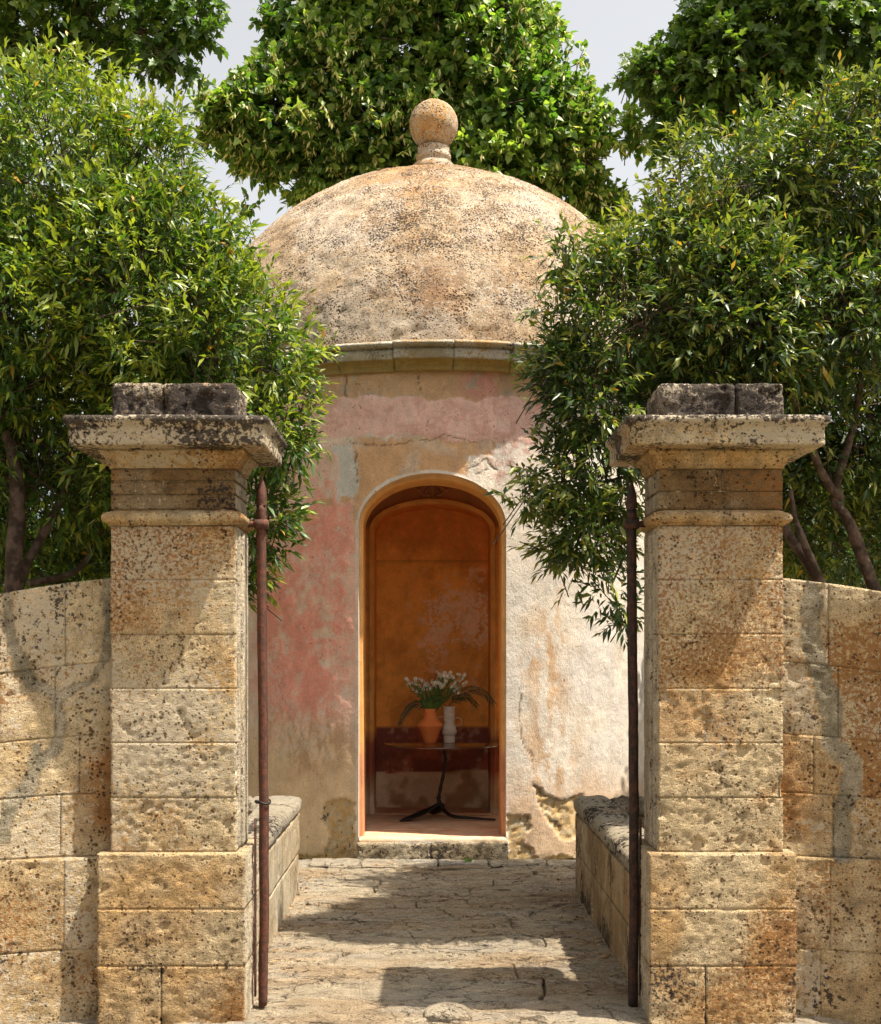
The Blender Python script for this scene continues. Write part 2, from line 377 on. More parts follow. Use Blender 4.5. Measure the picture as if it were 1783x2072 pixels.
for si, s in enumerate(seeds):
    poly = [(s[0]-1.2, s[1]-1), (s[0]+1.2, s[1]-1), (s[0]+1.2, s[1]+1), (s[0]-1.2, s[1]+1)]
    for t in seeds:
        if t is s: continue
        dx = t[0]-s[0]; dy = (t[1]-s[1])
        if abs(dx) > 2.2 or abs(dy) > 1.6: continue
        poly = clip_poly(poly, dx*.45, dy*1.6, (dx*.45*(s[0]+t[0])+dy*1.6*(s[1]+t[1]))/2)
        if len(poly) < 3: break
    poly = clip_poly(poly, 0, 1, 9.40); poly = clip_poly(poly, 0, -1, -3.7); poly = clip_poly(poly, 1, 0, 2.6); poly = clip_poly(poly, -1, 0, 2.5) if len(poly) > 2 else poly
    if len(poly) < 3: continue
    # resample edge
    pts = []
    for i in range(len(poly)):
        a = np.array(poly[i]); b = np.array(poly[(i+1) % len(poly)]); m = max(1, int(np.linalg.norm(b-a)/.045))
        for k in range(m): pts.append(a+(b-a)*k/m)
    pts = np.array(pts); cen = pts.mean(0); P3 = np.c_[pts, np.zeros(len(pts))]
    pts = pts+np.c_[fbm(P3, 6, 3, 7), fbm(P3, 6, 3, 8)]*.016*np.array([1, 1.2])
    n = len(pts); dirn = cen-pts; dl = np.linalg.norm(dirn, axis=1, keepdims=True); dirn /= np.maximum(dl, 1e-6)
    tone = random.uniform(-1, 1); tx, ty, tz = random.uniform(-.014, .014), random.uniform(-.03, .03), random.uniform(-.008, .006)
    gap = .004+.012*np.clip(fbm(P3, 4, 2, 70), 0, 1)[:, None]
    rings = [(pts+dirn*gap, -.045), (pts+dirn*(gap+.001), -.006), (pts+dirn*(gap+.008), .0)]+[(cen+(pts-cen)*f_, .0) for f_ in (.92, .85, .78, .70, .62, .54, .46, .37, .28, .18, .09)]
    VV = []
    for R_, z in rings:
        R_ = np.asarray(R_)
        R3 = np.c_[R_, np.zeros(n)]
        zz = z+(0 if z < -.03 else tz+tx*(R_[:, 0]-cen[0])+ty*(R_[:, 1]-cen[1])+.008*fbm(R3*np.array([.6, 1.6, 1]), 7, 4, 90)+.009*np.round(2.2*fbm(R3*np.array([.5, 2.0, 1]), 4, 4, 91, .6)+tone)/1.6)
        VV.append(np.c_[R_, np.broadcast_to(zz, n)])
    VV.append(np.array([[cen[0], cen[1], tz+.003]])); VV = np.concatenate(VV)
    idx = np.arange(n); nx_ = (idx+1) % n
    q = np.concatenate([np.stack([r*n+idx, r*n+nx_, (r+1)*n+nx_, (r+1)*n+idx], 1) for r in range(len(rings)-1)])
    nr = len(rings); T = np.stack([(nr-1)*n+idx, (nr-1)*n+nx_, np.full(n, nr*n)], 1)
    c, m = path_paint(VV, si, tone)
    obj('paving_slab', VV, [q, T], M_PATH, path, c, m, smooth=False)
# pale kerb of flat stones in front of the pavilion
def pale_paint(W, n, s):
    return paint_stone(W, s, tone=-.35, rust=.2, dark=.22, pale=.9, base=np.array((.60, .54, .45)))
kx = -1.75
while kx < 1.9:
    w = random.uniform(.35, .6)
    block('kerb_stone', (kx, kx+w-.008, 9.40+random.uniform(-.03, .03), 9.66, -.025, .016+random.uniform(-.006, .008)), path, M_PATH, .02, .012, .008, 1.5, .004, painter=pale_paint)
    kx += w

# ------------------------------------------------------------------ gate pillars
def build_pillar(x0, x1, yf, yb, label, seed, frieze_bricks):
    cx = (x0+x1)/2; SEED[0] = seed
    t = thing('gate_pillar', label, 'pillar', (cx, (yf+yb)/2, 0), 'stone gate pillars')
    def pp(rust, dark, pale, tone=0, base=CREAM, warm=OCHRE):
        def f(W, n, s):
            c, m = paint_stone(W, s, tone, rust, dark, pale, base, warm)
            if n is not None:      # the dressed inner jamb is smoother and paler than the face
                sd_ = sstep(.6, .95, n[:, 0]*(1 if x0 < 0 else -1))*(W[:, 2] > .0); c = mix(c, (.66, .56, .41), sd_*.8); m = m*(1-.75*sd_)[:, None]
            return c, m
        return f
    e = .046
    # plinth: three courses
    z = [-.03, .245, .49, .731]
    for k in range(3):
        b = (x0-e, x1+e, yf-e, yb+e, z[k]+.0002, z[k+1]-.0003)
        if k == 0:
            s = x0+(x1-x0)*(.42 if seed % 2 else .36)
            block('plinth_stone', (b[0], s-.001, *b[2:]), t, M_PIL, .0115, .0012, .005, 1.0, .0055, still='z', painter=pp(.5, .42, .3, .25))
            block('plinth_stone', (s+.001, b[1], *b[2:]), t, M_PIL, .0115, .0012, .005, 1.0, .0055, still='z', painter=pp(.55, .42, .3, .3))
        else:
            block('plinth_stone', b, t, M_PIL, .0115, .0004, .005, 1.0, .0055, still='z', painter=pp(.4, .35, .4, .0+.15*(k == 1)))
    # shaft
    zs = np.linspace(.731, 2.150, 7)
    def shaft_p(W, n, s):
        zt = np.clip((W[:, 2]-.73)/1.4, 0, 1); c, m = pp(.0, .04, .7, -.15)(W, n, s)
        g = 0 if n is None else sstep(.6, .95, n[:, 0]*(1 if x0 < 0 else -1))
        m[:, 0] = np.clip(.34+.42*sstep(.25, .75, zt)+.35*fbm(W, 3.2, 3, s+40), 0, .92)*(1-.75*g)
        c = mix(c, (.50, .245, .07), sstep(.05, .7, fbm(W, 3.4, 5, s+90, .65)+.45*zt-.1)*.6*(1-g)); return c, m
    for k in range(6):
        j = random.uniform(-.004, .004)
        rust = .38+.09*k; 
        block('shaft_stone', (x0+random.uniform(-.0015, .0015), x1+random.uniform(-.0015, .0015), yf+random.uniform(-.001, .001), yb, zs[k], zs[k+1]-.00002), t, M_PIL, .0105, .0002, .003, 1.0, .005+.003*(k < 2),
              painter=shaft_p, still='z')
    ix = x1 if x0 < 0 else x0; sg = 1 if x0 < 0 else -1
    for (ya, yb_, pr_) in ((yf+.055, yf+.10, .008), (yf+.13, yf+.30, .012)):
        block('jamb_fillet', (min(ix-sg*.01, ix+sg*pr_), max(ix-sg*.01, ix+sg*pr_), ya, yb_, .735, 2.13), t, M_PIL, .02, .003, .0015, 1, 0, painter=lambda W, n, s: paint_stone(W, s, -.3, .15, .15, .5, np.array((.64, .54, .40)), np.array((.52, .40, .24))))
    # astragal
    def prof_ring(name, prof, painter, split=None, lab=None):
        # prof: list of (offset, z); mitred ring
        W = []; nseg = []
        xs0, xs1, ys0, ys1 = x0, x1, yf, yb
        pts = []
        Nx = 48; Ny = 30
        per = [(xs0+(xs1-xs0)*i/Nx, ys0, i == 0, False) for i in range(Nx)]+[(xs1, ys0+(ys1-ys0)*i/Ny, 0, 0) for i in range(Ny)]+[(xs1-(xs1-xs0)*i/Nx, ys1, 0, 0) for i in range(Nx)]+[(xs0, ys1-(ys1-ys0)*i/Ny, 0, 0) for i in range(Ny)]
        # resample profile
        pr = [prof[0]]
        for a, b2 in zip(prof[:-1], prof[1:]):
            m = max(1, int(math.hypot(b2[0]-a[0], b2[1]-a[1])/.010))
            for k in range(1, m+1): pr.append((a[0]+(b2[0]-a[0])*k/m, a[1]+(b2[1]-a[1])*k/m))
        n = len(per); VV = []
        hx = (xs1-xs0)/2; hy = (ys1-ys0)/2; mx = (xs0+xs1)/2; my = (ys0+ys1)/2
        for off, zz in pr:
            for (px, py, _, _) in per:
                VV.append((mx+(px-mx)*(hx+off)/hx, my+(py-my)*(hy+off)/hy, zz))
        VV = np.array(VV); sd = seed+77
        nrm = np.stack([np.where(np.abs(VV[:, 0]-mx)/hx > np.abs(VV[:, 1]-my)/hy, np.sign(VV[:, 0]-mx), 0), np.where(np.abs(VV[:, 0]-mx)/hx > np.abs(VV[:, 1]-my)/hy, 0, np.sign(VV[:, 1]-my)), np.zeros(len(VV))], 1)
        cornr = sstep(.93, 1.0, np.minimum(np.abs(VV[:, 0]-mx)/(np.abs(VV[:, 0]-mx).reshape(-1, n).max(1).repeat(n)), np.abs(VV[:, 1]-my)/(np.abs(VV[:, 1]-my).reshape(-1, n).max(1).repeat(n))))
        disp = .004*fbm(VV, 8, 4, sd)-.006*sstep(.35, .7, fbm(VV, 22, 3, sd+4))-cornr*.014*np.clip(.5+fbm(VV, 9, 3, sd+8), 0, 1.4)
        VV = VV+nrm*disp[:, None]; VV[:, 2] += .003*fbm(VV, 9, 3, sd+2)
        m = len(pr); idx = np.arange(n); nx_ = (idx+1) % n
        q = np.concatenate([np.stack([r*n+idx, r*n+nx_, (r+1)*n+nx_, (r+1)*n+idx], 1) for r in range(m-1)])
        b0 = len(VV); VV = np.concatenate([VV, [[mx, my, pr[0][1]], [mx, my, pr[-1][1]]]])
        T = np.concatenate([np.stack([nx_, idx, np.full(n, b0)], 1), np.stack([(m-1)*n+idx, (m-1)*n+nx_, np.full(n, b0+1)], 1)])
        c, mk = painter(VV, None, sd)
        o = obj(name, VV, [q, T], M_PIL, t, c, mk, smooth=False)
        return o
    prof_ring('neck_moulding', [(-.01, 2.151), (.010, 2.151), (.011, 2.160), (.020, 2.162), (.032, 2.171), (.036, 2.185), (.032, 2.199), (.020, 2.208), (.006, 2.212), (.0, 2.217)], pp(.45, .12, .3, .35))
    # frieze
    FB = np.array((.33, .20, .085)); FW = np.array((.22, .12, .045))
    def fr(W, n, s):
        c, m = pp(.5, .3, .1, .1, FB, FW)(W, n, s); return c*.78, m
    if frieze_bricks:
        r0, r1, r2, r3 = 2.219, 2.285, 2.345, 2.398
        cuts = [[0, 1], [0, .42, .60, 1], [0, 1]]
    else:
        r0, r1, r2, r3 = 2.219, 2.30, 2.398, 2.398
        cuts = [[0, 1], [0, .5, 1]]
    rws = [r0, r1, r2, r3]
    for k, cc in enumerate(cuts):
        for a, b2 in zip(cc[:-1], cc[1:]):
            X0 = x0+(x1-x0)*a; X1 = x0+(x1-x0)*b2
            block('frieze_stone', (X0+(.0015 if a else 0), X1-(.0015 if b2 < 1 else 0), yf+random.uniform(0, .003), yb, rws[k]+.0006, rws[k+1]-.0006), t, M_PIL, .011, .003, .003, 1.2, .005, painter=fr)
    # cap
    prof_ring('cap_moulding', [(-.01, 2.400), (.004, 2.400), (.006, 2.416), (.012, 2.418), (.016, 2.436), (.026, 2.452), (.042, 2.460), (.046, 2.476)], pp(.4, .12, .3, .3))
    o = .142
    def cap_paint(W, n, s):
        c, m = paint_stone(W, s, -.1, .35, .45, .8)
        top = sstep(2.545, 2.60, W[:, 2]); m[:, 1] = np.clip(.62+.25*top+.35*fbm(W, 4, 3, s+4), 0, 1.0)
        c = mix(c, (.50, .46, .40), top*.6); m[:, 2] = np.clip(m[:, 2]+.2*top, 0, 1); return c, m
    prof_ring('cap_slab', [(-.01, 2.477), (.05, 2.477), (o-.004, 2.479), (o, 2.484), (o, 2.556), (o+.006, 2.560), (o+.008, 2.568), (o+.018, 2.575), (o+.020, 2.594), (o+.012, 2.603), (.0, 2.606), (-.06, 2.606)], cap_paint)
    def dark_paint(W, n, s):
        c, m = paint_stone(W, s, 0, .25, .95, .75, np.array((.25, .20, .155)), np.array((.13, .09, .065)))
        m[:, 1] = np.clip(.72+.45*fbm(W, 5, 3, s), 0, 1); m[:, 2] = np.clip(.45+.3*sstep(2.7, 2.74, W[:, 2]), 0, 1); return c, m
    s = x0+(x1-x0)*(.42 if seed % 2 else .62)
    for (a, b2) in ((x0+.004, s-.001), (s+.001, x1+.004)):
        block('top_stone', (a, b2, yf-.005, yb-.03, 2.605, 2.772+random.uniform(-.002, .002)), t, M_PIL, .011, .016, .005, .5, .010, painter=dark_paint, label='dark weathered stone with white and black lichen')
    # core so that no joint shows daylight
    V, q = box_grid(x0+.012, x1-.012, yf+.012, yb-.012, -.03, 2.6, .3)
    obj('mortar_core', V, q, M_MORTAR, t)
    return t
LP = build_pillar(-1.399, -.855, 5.50, 5.86, 'left stone gate pillar with cracked brickwork frieze, one side brightly sunlit, casting shade on the wall', 301, True)
RP = build_pillar(.982, 1.525, 5.50, 5.86, 'right stone gate pillar with black lichen patches along the cap slab and an unbroken brown frieze', 602, False)

# ------------------------------------------------------------------ curved garden walls
def build_garden_wall(s, xs, label, seed):
    SEED[0] = seed; t = thing('garden_wall', label, 'wall', (s*(xs+.2), 5.7, 0), 'curved garden walls beside the gate')
    rnd = random.Random(seed)
    def cD(u):
        uu = np.minimum(u, .8); return 5.59-.10*uu-.36*uu*uu-(np.maximum(u, .8)-.8)*(.10+.72*.8)
    def dD(u):
        uu = np.minimum(u, .8); return -.10-.72*uu
    def ztop(u): return np.maximum(1.93-.10*u-.14*u*u, 1.15)
    def mp(V):
        u = V[:, 0]; w = V[:, 1]; z = V[:, 2]; d = dD(u); nn = np.sqrt(1+d*d)
        zz = np.where(z > .70, .70+(z-.70)*(ztop(u)-.70)/(1.93-.70), z)
        return np.stack([s*(xs+u)-d*s*w/nn, cD(u)+w/nn, zz], 1)
    lines = ([[(.46, 1.95), (.42, 1.70), (.40, 1.55), (.33, 1.44), (.22, 1.42), (.10, 1.46), (.03, 1.60), (.03, 1.95)], [(.25, 1.43), (.235, 1.30), (.26, 1.17), (.33, 1.10)], [(.45, .80), (.42, .95), (.36, 1.0), (.33, 1.18)]]
             if s < 0 else [[(.15, 1.95), (.13, 1.70), (.17, 1.52), (.22, 1.36), (.22, 1.22), (.30, 1.12), (.31, 1.02)], [(.31, 1.02), (.27, .9), (.26, .72)]])
    def pt(rust, dark, pale, tone):
        def f(W, n, sd):
            c, m = paint_stone(W, sd, tone, rust, dark, pale, CREAM, np.array((.44, .27, .11)))
            uu = np.abs(W[:, 0])-xs+.016*fbm(W, 11, 4, 71); zz = W[:, 2]+.016*fbm(W, 11, 4, 72); d = np.full(len(W), 9.)
            for ln in lines:
                for (ax, ay), (bx, by) in zip(ln[:-1], ln[1:]):
                    dx = bx-ax; dy = by-ay; t_ = np.clip(((uu-ax)*dx+(zz-ay)*dy)/(dx*dx+dy*dy), 0, 1); d = np.minimum(d, np.hypot(uu-ax-t_*dx, zz-ay-t_*dy))
            wd_ = .024+.012*fbm(W, 4, 2, 73)+(.012 if s > 0 else 0); k = sstep(wd_+.004, wd_-.004, d)
            c = mix(c, mix((.42, .36, .26), (.27, .235, .16), sstep(-.3, .4, fbm(W, 8, 3, 74))), k*.9); e_ = sstep(.007, .002, np.abs(d-wd_)); c = mix(c, (.20, .14, .08), e_*.5)
            st = np.exp(-(uu/.13)**2)*sstep(.72, .85, zz)*sstep(1.35, 1.0, zz); c = mix(c, (.40, .17, .045), np.clip(st*(.9+.8*fbm(W, 9, 4, 75)), 0, .85))
            return c, m*(1-.8*k)[:, None]
        return f
    U = 2.3
    def row(z0, z1, first, widths, w0, prm):
        u = first; i = 0
        while u < U:
            w = widths[i] if i < len(widths) else rnd.uniform(.26, .5); i += 1
            res = .0125 if u < .9 else .04
            tone = rnd.uniform(-.12, .12)
            block('wall_stone', (u+.00004, u+w-.00004, w0+rnd.uniform(-.001, .001), .26, z0+.00004, z1-.00004), t, M_WALLST, res, .00025, .006, 1.0, .006, mp=mp, still='xz', painter=pt(prm[0]+rnd.uniform(-.08, .12), prm[1]+rnd.uniform(-.1, .12), prm[2]+rnd.uniform(-.2, .2), tone+prm[3]), freq=6)
            u += w
    lower = (.35, .38, .35, .05) if s < 0 else (.5, .3, .3, .45)
    upper = (.5, .22, .55, .0) if s < 0 else (.48, .2, .5, .25)
    row(-.03, .30, .047, [.13, .32], -.035, lower)
    row(.30, .70, .047, [.17, .38], -.035, lower)
    row(.70, .98, .002, [.23, .3], 0, upper)
    row(.98, 1.24, .002, [.15, .34, .3], 0, upper)
    row(1.24, 1.56, .002, [.25, .22], 0, upper)
    row(1.56, 1.93, .002, [.21, .3], 0, upper)
    # core
    V, q = box_grid(.0, U-.02, .014, .25, -.03, 1.915, .1)
    W = mp(V); obj('mortar_core', W, q if s > 0 else q[:, ::-1], M_MORTAR, t)
    return t
build_garden_wall(-1, 1.400, 'curved left garden wall with grey mortar smears and a pillar shadow falling down it', 1001)
build_garden_wall(1, 1.526, 'curved right garden wall with orange lichen, wholly in shade beside the right pillar', 1501)

# ------------------------------------------------------------------ planters
def build_planter(s, xin, label, seed, dark):
    SEED[0] = seed; yn, yf_ = 5.94, 8.47; t = thing('stone_planter', label, 'planter', (s*(xin+.6), 7.2, 0), 'long stone planters beside the path')
    th = .20; xo = xin+1.75; rnd = random.Random(seed)
    def mpf(V):
        W = V.copy(); W[:, 0] = s*W[:, 0]; return W
    def pt(W, n, sd):
        if dark: return paint_stone(W, sd, .2, .4, .5, .3, np.array((.42, .30, .16)), np.array((.26, .16, .07)))
        return paint_stone(W, sd, -.05, .2, .38, .45, np.array((.47, .39, .27)), np.array((.36, .26, .14)))
    for (z0, z1, off) in ((-.03, .26, 0), (.26, .52, .22)):
        y = yn-off
        while y < yf_:
            L_ = rnd.uniform(.42, .56); a = max(y, yn); b = min(y+L_, yf_)
            if b-a > .05:
                block('planter_stone', (xin+rnd.uniform(0, .004), xin+th-.03, a+.001, b-.001, z0+.001, z1-.001), t, M_PLAN, .016, .005, .004, 1, .004, mp=mpf, painter=pt)
            y += L_
        x = xin+th-.028
        while x < xo:
            L_ = rnd.uniform(.42, .56); b = min(x+L_, xo)
            block('planter_stone', (x+.001, b-.001, yf_-th+.03, yf_, z0+.001, z1-.001), t, M_PLAN, .03, .005, .004, 1, .004, mp=mpf, painter=pt); x += L_
        block('planter_stone', (xo, xo+.15, yn, yf_, z0+.001, z1-.001), t, M_PLAN, .08, .005, .004, 1, .004, mp=mpf, painter=pt)
    def cp(W, n, sd):
        if dark: c, m = paint_stone(W, sd, 0, .2, .42, .85, np.array((.34, .27, .19)), np.array((.16, .11, .075)))
        else: c, m = paint_stone(W, sd, -.2, .12, .48, .8, np.array((.52, .46, .37)), np.array((.34, .26, .18)))
        return c, m
    def coping(b, along):
        SEED[0] += 1; sd = SEED[0]
        V, q = box_grid(*b, .011); V2, n = rounded(V, b, .055, .004, sd, .4, .003, 9, mpf)
        W = mpf(V2); 
        # rope-like folds running across the coping, worn into real relief
        ph = W[:, 1]*(150 if along == 'y' else 30)+(W[:, 0])*(26 if along == 'y' else 150)+4*fbm(W, 6, 3, sd)
        f = (np.sin(ph)*.006+np.sin(ph*.47+1)*.007)*np.clip((n[:, 2]+.55), 0, 1)
        n2 = n*np.array([s, 1, 1]); W = W+n2*f[:, None]
        c, m = cp(W, n, sd); c = c*(1+.0*f[:, None])
        if s < 0: q = q[:, ::-1]
        obj('coping_stone', W, q, M_COPE, t, c, m, smooth=True)
    y = yn
    while y < yf_-.02:
        L_ = rnd.uniform(.55, .75); b = min(y+L_, yf_); b = yf_ if yf_-b < .15 else b
        coping((xin-.012, xin+th+.02, y+.001, b-.001+(0.012 if b == yf_ else 0), .515, .632), 'y'); y = b
    x = xin+th+.022
    while x < xo:
        L_ = rnd.uniform(.5, .7); coping((x, min(x+L_, xo)-.001, yf_-th-.01, yf_+.012, .515, .632), 'x'); x += L_
    V, q = box_grid(xin+th-.04, xo+.02, yn+.01, yf_-th+.04, -.02, .47, .07)
    V = mpf(V); V[:, 2] += .015*fbm(V, 3, 3, 8)
    obj('soil', V, q if s > 0 else q[:, ::-1], M_SOIL, t)
    return t
build_planter(-1, .886, 'pale weathered left planter with sunlit ridged coping beside the path', 2001, False)
build_planter(1, .955, 'dark shaded right planter with blackened ridged coping beside the path', 2501, True)

# ------------------------------------------------------------------ the domed pavilion
RC = 11.85; RW = 2.20; ZT = 3.76; RX = 0.0
pav = thing('domed_pavilion', 'round garden pavilion with peeling pink plaster, speckled stone dome and tall arched doorway', 'pavilion', (RX, RC, 0))
ZS = .165; AHW = .568; AZ = 2.565; AB = .395
def arch_top(x, a=AHW, b=AB, zs=AZ): return zs+b*np.sqrt(np.clip(1-(x/a)**2, 0, 1))
thd = math.asin(AHW/RW)
parts = []
def cyl_patch(ths, zfun0, zfun1, nz):
    VV = []; 
    for th in ths:
        x = RW*math.sin(th); z0 = zfun0(x); z1 = zfun1(x)
        for k in range(nz+1):
            z = z0+(z1-z0)*k/nz; VV.append((th, z))
    VV = np.array(VV); n = len(ths); m = nz+1
    I, J = np.meshgrid(np.arange(n-1), np.arange(nz), indexing='ij'); I = I.ravel(); J = J.ravel()
    q = np.stack([I*m+J, (I+1)*m+J, (I+1)*m+J+1, I*m+J+1], 1)
    return VV, q
TH1 = math.radians(88)
ns = int((TH1-thd)*RW/.0135)
nz = int(ZT/.0135)
pa = cyl_patch(np.linspace(-TH1, -thd, ns), lambda x: -.03, lambda x: ZT, nz)
pb = cyl_patch(np.linspace(thd, TH1, ns), lambda x: -.03, lambda x: ZT, nz)
tt = np.linspace(math.pi, 0, 110); thc = np.arcsin(np.clip(AHW*np.cos(tt)/RW, -1, 1))
pc = cyl_patch(thc, lambda x: float(arch_top(x)), lambda x: ZT, int((ZT-AZ)/.0135))
pd = cyl_patch(thc, lambda x: -.03, lambda x: ZS-.012, 12)
pe = cyl_patch(np.linspace(TH1, 2*math.pi-TH1, 80), lambda x: -.03, lambda x: ZT, 30)
TZ, qs = join([pa, pb, pc, pd, pe]); TZ = TZ[:, :2]
th = TZ[:, 0]; z = TZ[:, 1]; X = RX+RW*np.sin(th); Y = RC-RW*np.cos(th); W = np.stack([X, Y, z], 1)
nrm = np.stack([np.sin(th), -np.cos(th), np.zeros(len(th))], 1)
px = CX+X/Y*F; py = CY-(z-H)/Y*F          # authoring coordinates of the stain map, baked onto the surface
front = (np.cos(th) > 0)
n_big = fbm(W, 2.2, 4, 11); n_mid = fbm(W, 6, 4, 12); n_fin = fbm(W, 22, 4, 13, .7)
n_str = fbm(W*np.array([1, 1, .35]), 14, 4, 14, .65)      # vertical streaks
wob = 10*n_mid+5*n_fin
pX = px+12*n_mid+5*n_fin; pY = py+wob
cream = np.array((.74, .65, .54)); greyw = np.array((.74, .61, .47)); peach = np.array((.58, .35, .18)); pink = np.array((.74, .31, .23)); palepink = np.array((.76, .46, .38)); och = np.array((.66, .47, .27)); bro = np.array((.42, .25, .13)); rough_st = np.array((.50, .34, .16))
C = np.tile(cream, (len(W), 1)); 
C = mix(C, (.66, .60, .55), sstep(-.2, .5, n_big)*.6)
# left, pinkish weathered limewash, colours raised to make up for weak fill light
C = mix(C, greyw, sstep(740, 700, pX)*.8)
def gauss(x, y, sx, sy): return np.exp(-((pX-x)/sx)**2-((pY-y)/sy)**2)
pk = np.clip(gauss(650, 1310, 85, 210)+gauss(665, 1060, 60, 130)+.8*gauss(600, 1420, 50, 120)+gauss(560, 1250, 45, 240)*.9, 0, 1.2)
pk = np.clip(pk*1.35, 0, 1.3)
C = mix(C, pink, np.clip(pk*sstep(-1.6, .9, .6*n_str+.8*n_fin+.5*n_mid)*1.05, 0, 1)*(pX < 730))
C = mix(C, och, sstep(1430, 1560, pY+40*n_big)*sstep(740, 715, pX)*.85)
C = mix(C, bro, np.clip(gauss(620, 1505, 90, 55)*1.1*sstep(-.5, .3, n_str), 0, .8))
# right: warm washes through the pale lime
C = mix(C, peach, np.clip(gauss(1115, 1300, 28, 150)+gauss(1070, 1330, 18, 60)*.8+gauss(1110, 1540, 60, 110), 0, 1)*sstep(-.35, .35, n_str+.4*n_fin)*.95)
C = mix(C, (.64, .50, .36), sstep(.2, .8, n_str)*.35*(pX > 1020))
C = mix(C, peach, sstep(1530, 1640, pY+30*n_big)*(pX > 1030)*.7)
C = mix(C, (.56, .26, .21), np.clip(gauss(1045, 900, 60, 60)*.8+gauss(1010, 950, 30, 40)*.6, 0, 1)*sstep(-.3, .4, n_fin)*.9)
# peach render over the arch
A1 = sstep(716, 722, pX)*sstep(975, 955, pX+(pY-900)*.35)*sstep(883, 889, pY)*sstep(1075, 1060, pY)
A1 = np.maximum(A1, gauss(965, 905, 45, 24) > .45)
C = mix(C, (.62, .37, .20), A1*(1-.35*sstep(.1, .6, n_mid)))
C = mix(C, (.33, .27, .22), A1*sstep(.2, .6, n_fin+.5*n_mid)*.4)
wp = sstep(677, 683, pX)*sstep(722, 716, pX)*sstep(902, 908, pY)*sstep(1015, 1003, pY); C = mix(C, (.60, .55, .49), wp)
bp_ = (gauss(660, 1015, 20, 12) > .5)|(gauss(700, 1012, 14, 9) > .5); C = mix(C, peach, bp_*1.0)
# pale pink smoothed band and brown band under the cornice
B1 = sstep(803, 807, pY)*sstep(892, 886, pY-8*np.sin(px/70)); B1 = B1*sstep(1110, 1085, pX+(pY-850)*.6)
swirl = fbm(W*np.array([1, 1, 1.8])+.25*np.stack([n_mid, n_mid, n_mid], 1), 7, 4, 15)
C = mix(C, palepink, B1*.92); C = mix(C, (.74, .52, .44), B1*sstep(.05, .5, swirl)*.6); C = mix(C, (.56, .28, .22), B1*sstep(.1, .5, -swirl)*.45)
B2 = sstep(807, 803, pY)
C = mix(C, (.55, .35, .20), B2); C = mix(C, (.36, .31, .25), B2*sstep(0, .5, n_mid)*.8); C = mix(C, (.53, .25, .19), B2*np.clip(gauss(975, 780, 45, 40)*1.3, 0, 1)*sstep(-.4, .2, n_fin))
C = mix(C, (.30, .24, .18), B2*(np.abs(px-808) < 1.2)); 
# rim of fresh plaster round the arch
xx = (np.abs(X)); over = np.where(z > AZ, np.hypot(X/(AHW+.018), (z-AZ)/(AB+.018)), xx/(AHW+.014))
rim = sstep(1.02, .998, over+.02*n_mid)*(z > ZS-.02); C = mix(C, (.68, .61, .54), rim*.9)
C = C*np.where(pX > 1000, .84, 1.0)[:, None]  # right part painted darker to hold back the strong sunlight on it
# exposed rubble at the foot
def polyin(poly):
    ins = np.zeros(len(pX), bool); n = len(poly)
    for i in range(n):
        x1, y1 = poly[i]; x2, y2 = poly[(i+1) % n]
        c = ((y1 > pY2) != (y2 > pY2)) & (pX2 < (x2-x1)*(pY2-y1)/((y2-y1) or 1e-9)+x1); ins ^= c
    return ins
pX2 = px+5*fbm(W, 18, 4, 16); pY2 = py+5*fbm(W, 18, 4, 17)
ex = polyin([(654, 1632), (672, 1616), (690, 1612), (718, 1622), (720, 1900), (612, 1900), (612, 1735), (655, 1728), (668, 1690), (650, 1655)])
ex |= polyin([(1029, 1652), (1072, 1650), (1075, 1672), (1060, 1700), (1090, 1740), (1029, 1800)])
ex |= polyin([(1078, 1588), (1100, 1600), (1120, 1613), (1145, 1618), (1180, 1608), (1190, 1690), (1140, 1700), (1110, 1660), (1090, 1625)])
ex |= (py > 1735+8*n_mid) & front
ex &= front
C = mix(C, rough_st, ex*1.0); C = mix(C, (.44, .36, .24), ex*sstep(.0, .5, n_fin))
crk = np.zeros(len(W))
def crack(pts, w):
    global crk
    for (a, b) in zip(pts[:-1], pts[1:]):
        ax, ay = a; bx_, by = b; dx = bx_-ax; dy = by-ay; t = np.clip(((pX2-ax)*dx+(pY2-ay)*dy)/(dx*dx+dy*dy), 0, 1)
        d = np.hypot(pX2-ax-t*dx, pY2-ay-t*dy); crk = np.maximum(crk, sstep(w, w*.3, d))
crack([(1053, 1380), (1052, 1450), (1056, 1508), (1074, 1528), (1078, 1545)], 1.7); crack([(1074, 1520), (1080, 1530)], 4)
crack([(1075, 1585), (1095, 1602), (1120, 1615), (1165, 1612)], 3); crack([(1100, 1640), (1125, 1665), (1150, 1672)], 3)
crack([(945, 955), (965, 942), (985, 930), (1005, 950)], 2.2); crack([(960, 962), (990, 945)], 2); crack([(850, 750), (848, 780), (852, 806)], 1.3); crack([(700, 760), (697, 800)], 2.5)
crack([(700, 893), (760, 900), (850, 893), (900, 880), (960, 895)], 1.4); crack([(720, 905), (722, 960), (718, 1000)], 1.3)
C = mix(C, (.10, .065, .04), crk*.75)
C = C*(1+.06*n_fin[:, None])
disp = .004*n_big+.0035*n_mid+.0018*n_fin-.004*crk
disp = disp-ex*.017+ex*.012*fbm(W, 13, 4, 18)-ex*.012*sstep(.3, .6, fbm(W, 28, 3, 19))
disp = disp+B1*.004-wp*.004-A1*.003
fade = np.where(front, 1, .3); W2 = W+nrm*(disp*fade)[:, None]
near = sstep(1.0, 1.03, over)[:, None] if False else 1
